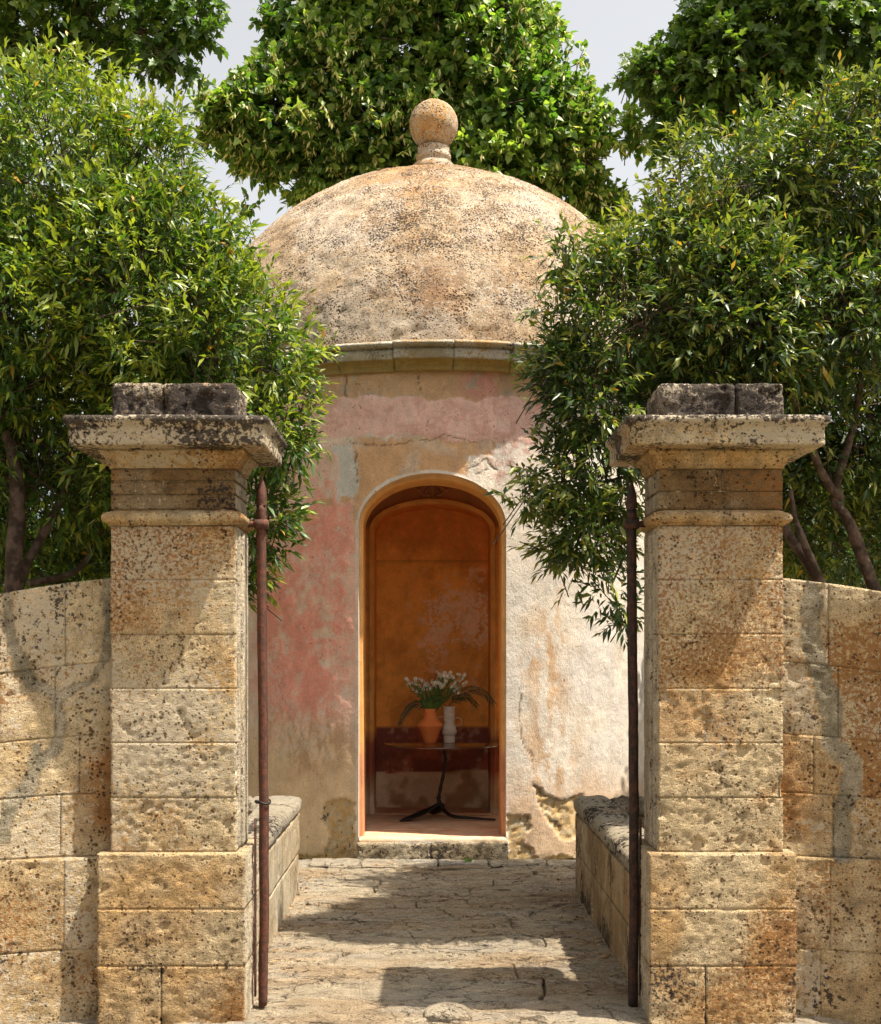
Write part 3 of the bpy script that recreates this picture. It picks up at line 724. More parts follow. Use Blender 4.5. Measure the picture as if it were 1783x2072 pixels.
mR = np.clip(.15+.3*n_big+.25*(py > 1400)*front, 0, 1); mG = np.clip(.10+.25*n_mid+.25*ex+.1*(py > 1650), 0, 1); mB = np.clip(.35+.5*n_big+.2*pk-.6*ex-.5*B1-.45*A1, 0, 1)
mR = np.where(B1 > .3, 0, mR)
# narrow side doorways added out of sight from the path to light the little room
def cut(Wv, q, sx):
    cc = Wv[q].mean(1); k = (sx*cc[:, 0] > 1.0) & (cc[:, 1] > 10.6) & (cc[:, 1] < 11.05) & (cc[:, 2] > .16) & (cc[:, 2] < 2.7)
    return q[~k]
for sx in (-1, 1):
    qs = [cut(W2, qq, sx) for qq in qs]
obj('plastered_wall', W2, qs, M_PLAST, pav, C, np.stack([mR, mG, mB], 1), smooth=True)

# arch outlines and lofts
def outline(a, b, zs, z0, n=24, nv=20):
    pts = [(-a, z0+(zs-z0)*k/nv) for k in range(nv)]
    pts += [(-a*math.cos(math.pi*k/(2*n)*1), zs+b*math.sin(math.pi*k/(2*n))) for k in range(2*n+1)]
    pts += [(a, zs-(zs-z0)*k/nv) for k in range(1, nv+1)]
    return np.array(pts)
def loft(rings, sub=1):
    """rings: list of (outline, depth array or value)"""
    R3 = []
    for o, d in rings:
        dd = np.full(len(o), d) if np.isscalar(d) else d
        R3.append(np.stack([RX+o[:, 0], dd, o[:, 1]], 1))
    out = [R3[0]]
    for a, b in zip(R3[:-1], R3[1:]):
        for k in range(1, sub+1): out.append(a+(b-a)*k/sub)
    n = len(out[0]); V = np.concatenate(out); i = np.arange(n-1)
    q = np.concatenate([np.stack([r*n+i, r*n+i+1, (r+1)*n+i+1, (r+1)*n+i], 1) for r in range(len(out)-1)])
    return V, q
def fres(W, seed=0, base=(.92, .42, .085), dark=(.80, .28, .06), blotch=0, dado=True):
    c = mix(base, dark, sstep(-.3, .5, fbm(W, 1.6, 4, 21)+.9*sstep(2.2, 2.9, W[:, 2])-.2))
    c = mix(c, (.62, .24, .05), sstep(-.1, .5, fbm(W*np.array([1, 1, .5]), 6, 5, 22, .65))*.6)
    if dado:
        d = sstep(.905, .90, W[:, 2]+.0); c = mix(c, (.20, .06, .04), d); c = mix(c, (.36, .10, .05), d*sstep(0, .5, fbm(W, 7, 4, 23)))
        s = sstep(.50, .49, W[:, 2]+.02*fbm(W, 5, 3, 24)); c = mix(c, (.66, .49, .32), s); c = mix(c, (.42, .25, .13), s*sstep(-.1, .4, fbm(W, 6, 4, 25)))
    m = np.stack([np.clip(.2+.3*fbm(W, 2, 3, 26), 0, 1), np.clip(.1+.3*fbm(W, 2, 3, 27), 0, 1), np.full(len(W), .0)], 1)
    return c, m
# reveal
od = outline(AHW, AB, AZ, ZS); surf = RC-np.sqrt(RW**2-od[:, 0]**2)
od0 = od.copy()
V, q = loft([(od, surf-.004), (outline(AHW-.004, AB-.004, AZ, ZS), surf+.02), (outline(AHW-.004, AB-.004, AZ, ZS), surf+.07), (outline(AHW-.03, AB-.03, AZ, ZS), surf+.075), (outline(AHW-.03, AB-.03, AZ, ZS), 10.16)], 3)
dep = V[:, 1]-(RC-np.sqrt(RW**2-V[:, 0]**2))
c = mix((.68, .59, .48), (.66, .38, .17), sstep(.01, .03, dep)); c = mix(c, (.74, .38, .12), sstep(.072, .078, dep)); c = mix(c, (.55, .24, .13), sstep(.9, .85, V[:, 2])*sstep(.01, .03, dep)*.8)
obj('doorway_reveal', V, q, M_FRESCO, pav, c, np.stack([np.full(len(V), .2), np.full(len(V), .12), np.full(len(V), .1)], 1), smooth=False)
# inside of the front wall, vaulted room
rm = outline(1.15, .55, 2.75, ZS)
V, q = loft([(outline(AHW-.03, AB-.03, AZ, ZS), 10.16), (rm, 10.16), (rm, 11.15)], 14); q = cut(V, cut(V, q, 1), -1); c, m = fres(V); obj('room_wall', V, q, M_FRESCO, pav, c, m)
for sx in (-1, 1):  # passages of the added doorways, letting daylight into the room
    ya, yb2, za, zb2 = 10.57, 11.10, .14, 2.74; xs_ = [1.145, 1.4, 1.7, 2.0]; VV = []
    for i, x_ in enumerate(xs_):
        for (yy, zz_) in ((ya, za), (yb2, za), (yb2, zb2), (ya, zb2)):
            xm = math.sqrt(RW**2-(RC-yy)**2); VV.append((sx*min(x_, xm-.005) if i else sx*x_, yy, zz_))
    qq = np.array([(4*i+k, 4*i+(k+1) % 4, 4*i+4+(k+1) % 4, 4*i+4+k) for i in range(3) for k in range(4)])
    VV = np.array(VV); obj('side_doorway_reveal', VV, qq, M_FRESCO, pav, np.tile((.78, .62, .42), (len(VV), 1)), np.full((len(VV), 3), .1))
NA, NB, NZS = .512, .235, 2.665
no = outline(NA, NB, NZS, ZS); no2 = outline(.556, .275, NZS, ZS)
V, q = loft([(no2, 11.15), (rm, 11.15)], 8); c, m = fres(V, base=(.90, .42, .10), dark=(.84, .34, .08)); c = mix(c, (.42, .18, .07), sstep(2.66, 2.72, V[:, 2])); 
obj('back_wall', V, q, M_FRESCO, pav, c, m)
V, q = loft([(no2, 11.149), (outline(.556, .275, NZS, ZS), 11.115), (outline(.545, .265, NZS, ZS), 11.11), (outline(.540, .26, NZS, ZS), 11.125), (outline(.524, .247, NZS, ZS), 11.122), (outline(.518, .241, NZS, ZS), 11.135), (no, 11.137), (no, 11.20)], 1)
c, m = fres(V, base=(.80, .42, .12), dark=(.74, .34, .09)); obj('niche_archivolt', V, q, M_FRESCO, pav, c, m)
V, q = loft([(no, 11.20), (no, 11.62)], 6); c, m = fres(V); obj('niche_side', V, q, M_FRESCO, pav, c, m)
V, q = box_grid(-.6, .6, 11.60, 11.68, ZS, 3.05, .016)
fr = V[:, 1] < 11.62; low = sstep(.55, .45, V[:, 2]); 
V[:, 1] += np.where(fr, -.035*low*(1+.9*fbm(V, 4, 4, 28))-.003*fbm(V, 6, 3, 29), 0)
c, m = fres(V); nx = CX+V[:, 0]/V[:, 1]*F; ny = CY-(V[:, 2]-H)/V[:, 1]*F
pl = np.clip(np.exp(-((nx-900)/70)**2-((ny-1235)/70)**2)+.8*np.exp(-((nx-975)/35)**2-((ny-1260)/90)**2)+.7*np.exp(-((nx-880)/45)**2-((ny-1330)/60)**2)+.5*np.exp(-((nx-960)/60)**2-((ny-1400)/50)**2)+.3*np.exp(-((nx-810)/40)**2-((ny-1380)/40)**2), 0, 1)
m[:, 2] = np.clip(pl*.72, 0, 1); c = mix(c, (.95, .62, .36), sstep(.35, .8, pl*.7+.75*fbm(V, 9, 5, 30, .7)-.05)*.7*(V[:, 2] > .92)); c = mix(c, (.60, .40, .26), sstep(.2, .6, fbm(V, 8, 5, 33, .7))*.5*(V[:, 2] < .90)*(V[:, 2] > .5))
gr = np.exp(-((V[:, 2]-2.42)/.008)**2)*.6; c = mix(c, (.20, .07, .02), gr)
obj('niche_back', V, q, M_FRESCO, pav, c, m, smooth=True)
# faded shell ornament above the niche: low relief ribs
for i in range(7):
    a = math.radians(-66+22*i); pts = []
    for k in range(7):
        r = .03+.115*k/6; pts.append((RX+math.sin(a)*r*(1.25+.15*k/6), 11.145, 3.10-math.cos(a)*r+.02*(k/6)**2*abs(math.sin(a))))
    V, Fc = tube(pts, [.008+.012*k/6 for k in range(7)], 6); V[:, 1] = 11.149+(V[:, 1]-11.149)*.6
    c = np.tile((.42, .19, .08), (len(V), 1)) if i % 2 else np.tile((.28, .16, .12), (len(V), 1)); obj('shell_rib', V, Fc, M_FRESCO, pav, c, np.zeros((len(V), 3)))
for sgn in (-1, 1):
    pts = smooth_path([(RX+sgn*.02, 11.142, 2.97), (RX+sgn*.07, 11.142, 2.975), (RX+sgn*.12, 11.142, 3.01), (RX+sgn*.20, 11.142, 3.06), (RX+sgn*.27, 11.142, 3.10)], 4)
    V, Fc = tube(pts, [.008]*len(pts), 6); c = np.tile((.46, .23, .10), (len(V), 1)); obj('scroll', V, Fc, M_FRESCO, pav, c, np.zeros((len(V), 3)))
# floor
def floor_paint(W, n, s):
    c, m = paint_stone(W, s, 0, .3, .15, .1, np.array((.62, .38, .24)), np.array((.50, .27, .15))); return c, m
block('floor_slab', (-.55, .55, 9.79, 10.155, ZS-.15, ZS-.001), pav, M_FRESCO, .04, .004, .002, 1, 0, painter=floor_paint)
block('floor_slab', (-1.14, 1.14, 10.16, 11.10, ZS-.15, ZS-.002), pav, M_FRESCO, .04, .004, .002, 1, 0, painter=floor_paint)
block('floor_slab', (-.60, .60, 11.12, 11.60, ZS-.15, ZS+.004), pav, M_FRESCO, .04, .004, .002, 1, 0, painter=floor_paint)
block('threshold', (-.566, .566, 9.665, 9.79, ZS-.10, ZS+.004), pav, M_FRESCO, .02, .006, .004, 1, 0, painter=lambda W, n, s: paint_stone(W, s, 0, .3, .1, .5, np.array((.55, .42, .28)), np.array((.48, .30, .16))))
def step_paint(W, n, s): return paint_stone(W, s, .0, .35, .42, .5, np.array((.45, .37, .25)), np.array((.33, .24, .13)))
block('step_stone', (-.582, -.018, 9.60, 9.88, -.03, .142), pav, M_PIL, .013, .012, .006, 1.5, .008, painter=step_paint)
block('step_stone', (-.014, .578, 9.605, 9.88, -.03, .148), pav, M_PIL, .013, .012, .006, 1.5, .008, painter=step_paint)
# cornice: one ring of profiled stones
cprof = [(2.16, 3.735), (2.258, 3.735), (2.266, 3.742), (2.266, 3.770), (2.280, 3.775), (2.286, 3.795), (2.302, 3.800), (2.346, 3.804), (2.352, 3.810), (2.352, 3.876), (2.336, 3.880), (2.338, 3.890), (2.374, 3.896), (2.396, 3.912), (2.386, 3.934), (2.30, 3.945), (2.15, 3.95)]
prr = [cprof[0]]
for a, b in zip(cprof[:-1], cprof[1:]):
    m = max(1, int(math.hypot(b[0]-a[0], b[1]-a[1])/.014))
    for k in range(1, m+1): prr.append((a[0]+(b[0]-a[0])*k/m, a[1]+(b[1]-a[1])*k/m))
NB_ = 32; st = 2*math.pi/NB_
for k in range(NB_):
    a0 = -.127+k*st; vis = math.cos(a0+st/2) > 0
    n = 36 if vis else 5; off = -.028 if (math.sin(a0+st/2) < math.sin(-.13) and vis) else 0
    off += random.uniform(-.003, .003); dz = random.uniform(-.003, .003)-(.006 if off < -.02 else 0)
    ths = np.linspace(a0+.0012, a0+st-.0012, n); pr = np.array(prr); pm = len(pr)
    T_, R_ = np.meshgrid(ths, np.arange(pm), indexing='ij'); T_ = T_.ravel(); R_ = R_.ravel()
    rr = pr[R_, 0]+off; zz = pr[R_, 1]+dz
    W = np.stack([RX+rr*np.sin(T_), RC-rr*np.cos(T_), zz], 1)
    if vis:
        d = .003*fbm(W, 9, 4, 200+k)-.004*sstep(.3, .6, fbm(W, 24, 3, 201)); ed = np.minimum(T_-ths[0], ths[-1]-T_)*2.3; d = d-.010*sstep(.012, 0, ed)*np.clip(.4+fbm(W, 10, 3, 202), 0, 1)
        W = W+np.stack([np.sin(T_), -np.cos(T_), 0*T_], 1)*d[:, None]
    I, J = np.meshgrid(np.arange(n-1), np.arange(pm-1), indexing='ij'); I = I.ravel(); J = J.ravel()
    q = np.stack([I*pm+J, (I+1)*pm+J, (I+1)*pm+J+1, I*pm+J+1], 1)
    e0 = np.arange(pm-1); b0 = len(W); W = np.concatenate([W, [[RX+2.16*math.sin(ths[0]), RC-2.16*math.cos(ths[0]), 3.9], [RX+2.16*math.sin(ths[-1]), RC-2.16*math.cos(ths[-1]), 3.9]]])
    Tt = np.concatenate([np.stack([e0, e0+1, np.full(pm-1, b0)], 1), np.stack([(n-1)*pm+e0+1, (n-1)*pm+e0, np.full(pm-1, b0+1)], 1)])
    c, mk = paint_stone(W, 210+k, 0, .35, .32, .75, np.array((.46, .40, .29)), np.array((.33, .27, .17)))
    lowm = sstep(3.808, 3.802, W[:, 2]); c = mix(c, (.22, .17, .11), sstep(.006, .0, np.abs(W[:, 2]-3.885))*.7); c = mix(c, (.40, .29, .10), lowm*.9); mk[:, 1] = mk[:, 1]*(1-.6*lowm); mk[:, 0] = np.clip(mk[:, 0]+.3*sstep(3.89, 3.92, W[:, 2]), 0, 1); mk[:, 2] *= 1-.8*lowm
    obj('cornice_stone', W, [q, Tt], M_CORN, pav, c, mk, smooth=False)
# dome
DA, DB, DZ = 2.235, 2.10, 3.885
na, nv = 420, 130
U_, V_ = np.meshgrid(np.arange(na), np.arange(nv), indexing='ij'); ang = -math.pi/2+2*math.pi*U_.ravel()/na; el = (math.pi/2-.02)*V_.ravel()/(nv-1)
N3 = np.stack([np.cos(el)*np.cos(ang), np.cos(el)*np.sin(ang), np.sin(el)], 1)
W = np.stack([RX+DA*N3[:, 0], RC+DA*N3[:, 1], DZ+DB*N3[:, 2]], 1)
d1 = fbm(W, 1.3, 4, 301); d2 = fbm(W, 5, 4, 302); d3 = fbm(W, 20, 4, 303)
W2 = W+N3*(.012*d1+.009*d2+.006*d3-.012*sstep(.35, .65, fbm(W, 17, 3, 304)))[:, None]
I, J = np.meshgrid(np.arange(na), np.arange(nv-1), indexing='ij'); I = I.ravel(); J = J.ravel(); I2 = (I+1) % na
q = np.stack([I*nv+J, I2*nv+J, I2*nv+J+1, I*nv+J+1], 1)
ii = np.arange(na); W2 = np.concatenate([W2, [[RX, RC, DZ+DB]]]); T = np.stack([ii*nv+nv-1, ((ii+1) % na)*nv+nv-1, np.full(na, na*nv)], 1)
W = W2; d1 = fbm(W, 1.3, 4, 301); d2 = fbm(W, 5, 4, 302); hz = W[:, 2]
dpx = CX+W[:, 0]/W[:, 1]*F; dpy = CY-(hz-H)/W[:, 1]*F
c = mix((.52, .39, .255), (.42, .29, .17), sstep(-.4, .4, d2)); c = mix(c, (.40, .25, .15), sstep(0, .6, fbm(W*np.array([1, 1, .3]), 4, 4, 308))*.4); c = mix(c, (.58, .48, .37), sstep(0, .5, fbm(W, 3, 4, 305))*.7); c = mix(c, (.36, .215, .12), np.clip(np.exp(-((dpx-880)/110)**2-((dpy-590)/70)**2), 0, 1)*.9*sstep(-.4, .3, d2))
pk1 = np.exp(-((dpx-870)/110)**2-((dpy-480)/110)**2)
mG = np.clip(.46+.14*pk1+.10*d1+.10*(dpy < 500)+.16*fbm(W, 7, 3, 309), 0, .72); mR = np.clip(.40+.2*pk1+.15*fbm(W, 4, 3, 306)+.25*sstep(4.9, 5.7, hz), 0, 1); mB = np.clip(.55+.4*fbm(W, 2.5, 3, 307), 0, 1)
obj('dome', W2, [q, T], M_DOME, pav, c, np.stack([mR, mG, mB], 1), smooth=True)
# finial
bz = DZ+DB+.025
prof = [(.0, 0), (.20, 0), (.212, .03), (.215, .075), (.205, .10), (.185, .118), (.165, .122), (.150, .130), (.150, .150), (.160, .158), (.166, .175), (.160, .195), (.148, .20), (.148, .235), (.15, .25), (0, .25)]
prof = [(r_*1.0, z_*1.18) for r_, z_ in prof]
pr2 = []
for a, b in zip(prof[:-1], prof[1:]):
    m = max(1, int(math.hypot(b[0]-a[0], b[1]-a[1])/.02)); pr2 += [(a[0]+(b[0]-a[0])*k/m, a[1]+(b[1]-a[1])*k/m) for k in range(m)]
V, q = lathe(pr2+[prof[-1]], 64, (RX+.012, RC, bz)); V = V+.004*np.stack([fbm(V, 9, 3, 1), fbm(V, 9, 3, 2), 0*V[:, 0]], 1)
c, m = paint_stone(V, 320, 0, .55, .3, .8); obj('finial_base', V, q, M_DOME, pav, c, m, smooth=False)
pr = [(max(.0001, .229*math.sin(math.pi*k/48)), .229-.229*math.cos(math.pi*k/48)) for k in range(49)]
V, q = lathe(pr, 72, (RX+.012, RC, bz+.285)); cc = np.array([RX+.012, RC, bz+.285+.229]); nn = (V-cc)/.229; V = V+nn*(.005*fbm(V, 6, 4, 7)-.006*sstep(.3, .6, fbm(V, 24, 3, 8)))[:, None]
c, m = paint_stone(V, 330, 0, .6, .3, .8, np.array((.50, .38, .24)), np.array((.42, .24, .09))); obj('finial_ball', V, q, M_DOME, pav, c, m, smooth=True)

# ------------------------------------------------------------------ gate posts
def gate_post(xc, yc, zt, side, label, M_RUST=None):
    t = thing('iron_gate_post', label, 'gate post', (xc, yc, 0), 'rusty iron gate posts'); 
    w = .0165; M_RUST = M_RUST or M_IRUST
    V, q = box_grid(xc-w, xc+w, yc-.0175, yc+.0175, .002, zt-.13, .03); V, _ = rounded(V, (xc-w, xc+w, yc-.0175, yc+.0175, .002, zt-.13), .002, .001, 5, 1, .001, 20)
    V = V-np.array([xc, yc, 0]); ca, sa_ = math.cos(.36*side), math.sin(.36*side); V = np.stack([V[:, 0]*ca-V[:, 1]*sa_, V[:, 0]*sa_+V[:, 1]*ca, V[:, 2]], 1)+np.array([xc, yc, 0]); V[:, 0] += .006*np.sin(V[:, 2]*2.1)+.002*fbm(V*np.array([0, 0, 1]), 6, 3, 9)
    obj('post_bar', V, q, M_RUST, t, smooth=False)
    dx = .006*math.sin((zt-.13)*2.1)
    pr = [(.023, zt-.135), (.025, zt-.10), (.021, zt-.06), (.009, zt-.02), (.001, zt+.012)]
    V, q = lathe(pr, 6, (xc+dx, yc, 0)); obj('spear_tip', V, q, M_RUST, t)
    zb = 2.175
    V, q = box_grid(min(xc, xc+side*.115), max(xc, xc+side*.115), yc-.014, yc+.014, zb-.012, zb+.012, .03); obj('wall_strap', V, q, M_RUST, t)
    V, q = box_grid(xc-.030+dx, xc+.030+dx, yc-.028, yc+.028, zb-.020, zb+.020, .02); obj('strap_collar', V, q, M_RUST, t)
    xb = xc-side*.0+side*.034
    V, q = box_grid(xb-.004, xb+.004, yc-.012, yc+.012, .05, .85, .1); obj('edge_strip', V, q, M_RUST, t)
    if side < 0:
        pts = [(xc+.034*math.cos(a), yc+.034*math.sin(a), .925+.008*math.sin(2*a)) for a in np.linspace(0, 6.3, 15)]; V, Fc = tube(pts, .0045, 6); obj('tie_wire', V, Fc, M_IRON, t)
    return t
gate_post((532-CX)/F*5.70, 5.70, 2.395, -1, 'left rusty iron gate post with red side and a wire loop near its foot')
gate_post((1281-CX)/F*5.70, 5.70, 2.375, 1, 'right dark brown iron gate post strapped to the right pillar', M_DARKIRON)

# rounded stop stone, weed
def stop_paint(W, n, s): return paint_stone(W, s, -.3, .2, .25, .8, np.array((.58, .49, .37)))
V, q = box_grid(-.105+.066, .105+.066, 5.50, 5.64, -.03, .042, .010); V, n = rounded(V, (-.039, .171, 5.50, 5.64, -.03, .042), .035, .006, 3, .3, .004)
V[:, 2] = np.where(V[:, 2] > 0, V[:, 2]*np.clip(1.08-((V[:, 0]-.066)/.13)**2*.9, .1, 2), V[:, 2])
c, m = stop_paint(V, n, 900); tag(obj('stop_stone', V, q, M_PATH, None, c, m, smooth=True, origin=(.066, 5.58, 0)), 'small rounded pale stone set in the path at the gate centre', 'stone')

# ------------------------------------------------------------------ table, vases, flowers
TX, TY, TZt = .094, 10.85, .812
tb = thing('pedestal_table', 'round brown glossy table on a twisted black leaf footed stem inside the doorway', 'table', (TX, TY, ZS))
pr = [(.0005, 0), (.50, .0), (.515, .003), (.52, .009), (.515, .016), (.508, .018), (.0005, .018)]
V, q = lathe(pr, 80, (TX, TY, TZt-.018)); a = np.arctan2(V[:, 1]-TY, V[:, 0]-TX); k = 1+.015*np.sin(3*a+.6)+.01*np.sin(5*a); V[:, 0] = TX+(V[:, 0]-TX)*k; V[:, 1] = TY+(V[:, 1]-TY)*k
obj('tabletop', V, q, M_TABLE, tb, smooth=True)
zz = lambda t_: ZS+t_
stem = smooth_path([(TX-.005, TY, TZt-.017), (TX+.012, TY, zz(.56)), (TX+.018, TY+.005, zz(.50)), (TX+.002, TY, zz(.38)), (TX-.022, TY, zz(.27)), (TX-.040, TY, zz(.17)), (TX-.030, TY, zz(.13))], 6)
V, Fc = tube(stem, [.013+.004*math.sin(i*.7)**2+.004*(i > 28) for i in range(len(stem))], 10, jit=.1); obj('stem', V, Fc, M_IRON, tb, smooth=True)
def foot(pts, wid, hgt):
    sp = smooth_path(pts, 6); n = len(sp); V, Fc = tube(sp, 1.0, 10, cap=True)
    out = []
    for i in range(n):
        t = i/(n-1); w = np.interp(t, [0, .25, .45, .75, 1], wid); h = np.interp(t, [0, .25, .45, .75, 1], hgt)
        ring = V[i*10:(i+1)*10]-np.array(sp[i]); tv = sp[min(i+1, n-1)]-sp[max(i-1, 0)]; s = Vector((tv.y, -tv.x, 0)).normalized(); s = np.array(s)
        a = ring@s; b = ring-np.outer(a, s); out.append(np.array(sp[i])+np.outer(a, s)*w+b*h)
    V[:n*10] = np.concatenate(out); return V, Fc
j = (TX-.030, TY, zz(.135))
for pts, w_, h_ in (
    ([j, (TX-.09, TY-.05, zz(.10)), (TX-.20, TY-.12, zz(.055)), (TX-.30, TY-.18, zz(.022)), (TX-.37, TY-.22, zz(.006))], [.012, .022, .045, .05, .004], [.012, .014, .02, .016, .004]),
    ([j, (TX-.03, TY+.05, zz(.10)), (TX-.06, TY+.10, zz(.06)), (TX-.08, TY+.16, zz(.03)), (TX-.09, TY+.2, zz(.008))], [.012, .05, .075, .05, .006], [.012, .016, .02, .014, .004]),
    ([j, (TX+.0, TY-.02, zz(.08)), (TX+.07, TY-.10, zz(.035)), (TX+.20, TY-.13, zz(.022)), (TX+.44, TY-.16, zz(.010))], [.013, .016, .018, .016, .010], [.013, .016, .016, .012, .008])):
    V, Fc = foot(pts, w_, h_); obj('foot', V, Fc, M_IRON, tb, smooth=True)

def px_prof(lst, cxp, yb, D):   # (half width px, y px) -> profile
    s = D/F; return [(max(.0004, w*s), (yb-y)*s) for w, y in lst]
k = .743/3.187
V1 = (873-CX)/F*10.82
# terracotta vase
cxp = (900+866/3.187)*.743; yb = (1750+872/3.187)*.743; X1 = (cxp-CX)/F*10.80
pts = [(0, 872), (50, 872), (54, 868), (60, 840), (88, 760), (112, 722), (114, 714), (108, 706), (62, 660), (54, 652), (53, 600), (56, 572), (52, 570), (49, 576), (48, 650), (40, 700), (0, 720)]
prof = [(max(.0004, w*k/F*10.80), (872-y)*k/F*10.80) for w, y in pts]
V, q = lathe(prof, 56, (X1, 10.80, TZt)); vt = thing('terracotta_vase', 'terracotta vase with sharp angular shoulder holding the white flowers', 'vase', (X1, 10.80, TZt)); obj('vase_body', V, q, M_TERRA, vt, smooth=False)
# ribbed white vase
cxp2 = (900+1032/3.187)*.743; X2 = (cxp2-CX)/F*10.83
pts = [(0, 856), (46, 856), (49, 850), (49, 790), (52, 784), (60, 776), (62, 765), (62, 735), (58, 715), (48, 700), (46, 690), (48, 640), (48, 560), (50, 545), (49, 538), (44, 538), (42, 560), (40, 690), (0, 700)]
prof = []
for a, b in zip(pts[:-1], pts[1:]):
    m = max(1, int(abs(b[1]-a[1])/8)); prof += [(a[0]+(b[0]-a[0])*i/m, a[1]+(b[1]-a[1])*i/m) for i in range(m)]
prof = [(max(.0004, w*k/F*10.83), (856-y)*k/F*10.83) for w, y in prof+[pts[-1]]]
V, q = lathe(prof, 64, (X2, 10.83, TZt)); rad = np.hypot(V[:, 0]-X2, V[:, 1]-10.83); a = np.arctan2(V[:, 1]-10.83, V[:, 0]-X2); hh = V[:, 2]-TZt
g = np.sin(a*3+hh*150+2.2*np.sin(hh*34+a))*.0026*sstep(.075, .10, hh)*(rad > .04); kk = 1+g/np.maximum(rad, .01); V[:, 0] = X2+(V[:, 0]-X2)*kk; V[:, 1] = 10.83+(V[:, 1]-10.83)*kk
vw = thing('ribbed_vase', 'tall white ceramic vase with wavy ridges and thin loop handles', 'vase', (X2, 10.83, TZt)); obj('vase_body', V, q, M_CERAM, vw, smooth=True)
for (cx_, cy_, rx_, rz_) in ((1108, 672, 32, 36), (955, 655, 34, 28)):
    cX = (900+cx_/3.187)*.743; cY = (1750+cy_/3.187)*.743; X_ = (cX-CX)/F*10.83; Z_ = TZt+(856-cy_)*k/F*10.83
    pts = [(X_+rx_*k/F*10.83*math.cos(a), 10.83, Z_+rz_*k/F*10.83*math.sin(a)) for a in np.linspace(-2.3 if cx_ > 1000 else .9, 2.3 if cx_ > 1000 else 5.2, 16)]
    V, Fc = tube(pts, .0032, 6); obj('handle', V, Fc, M_CERAM, vw, smooth=True)

# leaf template instancing -------------------------------------------------
T_ORANGE = (np.array([(0, 0, 0), (.30, -.125, .045), (.30, .125, .045), (.30, 0, 0), (.68, -.10, .03), (.68, .10, .03), (.68, 0, -.01), (1, 0, 0)]), np.array([(0, 3, 1), (0, 2, 3), (1, 3, 6), (1, 6, 4), (3, 2, 5), (3, 5, 6), (4, 6, 7), (6, 5, 7)]))
T_SLIM = (np.array([(0, 0, 0), (.42, -.125, .05), (.42, .125, .05), (.42, 0, 0), (1, 0, -.02)]), np.array([(0, 3, 1), (0, 2, 3), (1, 3, 4), (3, 2, 4)]))
T_HEART = (np.array([(.42, 0, -.05), (.06, 0, 0), (-.10, -.24, .04), (.18, -.45, .06), (.62, -.34, .04), (1.08, 0, -.04), (.62, .34, .04), (.18, .45, .06), (-.10, .24, .04)]), np.array([(0, i, i+1 if i < 8 else 1) for i in range(1, 9)]))
_l = [(.0, 0), (.02, -.2), (-.08, -.42), (.26, -.30), (.42, -.60), (.55, -.24), (.72, -.26), (1.05, 0), (.72, .26), (.55, .24), (.42, .60), (.26, .30), (-.08, .42), (.02, .2)]
T_PLANE = (np.array([(.38, 0, -.04)]+[(a, b, .05*abs(b)) for a, b in _l]), np.array([(0, i+1, (i+1) % len(_l)+1) for i in range(len(_l))]))
def leaves(T, base, d, n_hint, L, wid=1.0, droop=.25):
    tv, tf = T; N_ = len(base)
    s = np.cross(d, n_hint); s /= np.maximum(np.linalg.norm(s, axis=1, keepdims=True), 1e-6); n = np.cross(s, d)
    u = tv[:, 0]; V = base[:, None, :]+L[:, None, None]*(u[None, :, None]*d[:, None, :]+(tv[:, 1]*wid)[None, :, None]*s[:, None, :]+tv[None, :, 2, None]*n[:, None, :])
    V[:, :, 2] -= (L*droop)[:, None]*(u[None, :]**2)
    Fc = (tf[None]+(np.arange(N_)*len(tv))[:, None, None]).reshape(-1, 3)
    return V.reshape(-1, 3), Fc, s, n
def unit(v): return v/np.maximum(np.linalg.norm(v, axis=-1, keepdims=True), 1e-9)

# bouquet of white flowers
bq = thing('flower_bouquet', 'white tulip like flowers with green leaves arranged in the terracotta vase', 'flowers', (X1, 10.80, TZt+.28))
rnd = random.Random(5)
def pxl(x, y, D): return Vector(P((900+x/3.187)*.743, (1750+y/3.187)*.743, D))
mouth = Vector((X1, 10.80, TZt+.27))
fl = [(678, 335), (720, 395), (745, 340), (772, 330), (755, 380), (765, 440), (790, 430), (800, 345), (832, 370), (850, 385), (865, 430), (895, 385), (915, 400), (925, 355), (945, 380), (920, 270), (945, 300), (985, 280), (1000, 325), (1030, 285), (965, 345), (995, 365), (1020, 330), (1045, 390), (1065, 365), (1060, 320), (1095, 290), (1110, 345), (1145, 305), (1138, 378), (1085, 430), (1105, 405), (960, 400), (885, 420), (825, 405), (1040, 415), (880, 350), (975, 310), (1075, 395), (700, 370)]
fl = fl+[(x+rnd.uniform(-22, 22), y+rnd.uniform(-22, 26)) for x, y in fl+fl[::2]]
def bud(sc, seed):
    r = random.Random(seed); Vs = []
    for i in range(6):
        a = i*math.pi/3+r.uniform(-.15, .15); op = .35 if i % 2 else .2; lean = r.uniform(.0, .25)
        pv = []
        for kx_ in range(5):
            t = kx_/4; w = [.25, .75, 1, .8, .15][kx_]*.42; rad = [.12, .42, .50, .42+lean*.5, .28+lean][kx_]; zz_ = t*1.35
            for sgn in (-1, 1): 
                aa = a+sgn*w*.95; pv.append((rad*math.cos(aa)*(1 if sgn else 1), rad*math.sin(aa), zz_))
        Vs.append((np.array(pv)*sc, np.array([(2*i_, 2*i_+1, 2*i_+3, 2*i_+2) for i_ in range(4)])))
    V, Fc = join(Vs); return V, Fc
bud_me = []
for i in range(3):
    V, Fc = bud(.029, i); z_ = V[:, 2]/.039
    c = mix((.52, .58, .34), (.88, .87, .80), sstep(0, .4, z_)); bud_me.append(mesh_data('blossom', V, Fc, M_PETAL, c, smooth=True))
stems = []; lb = []; ld = []; lL = []
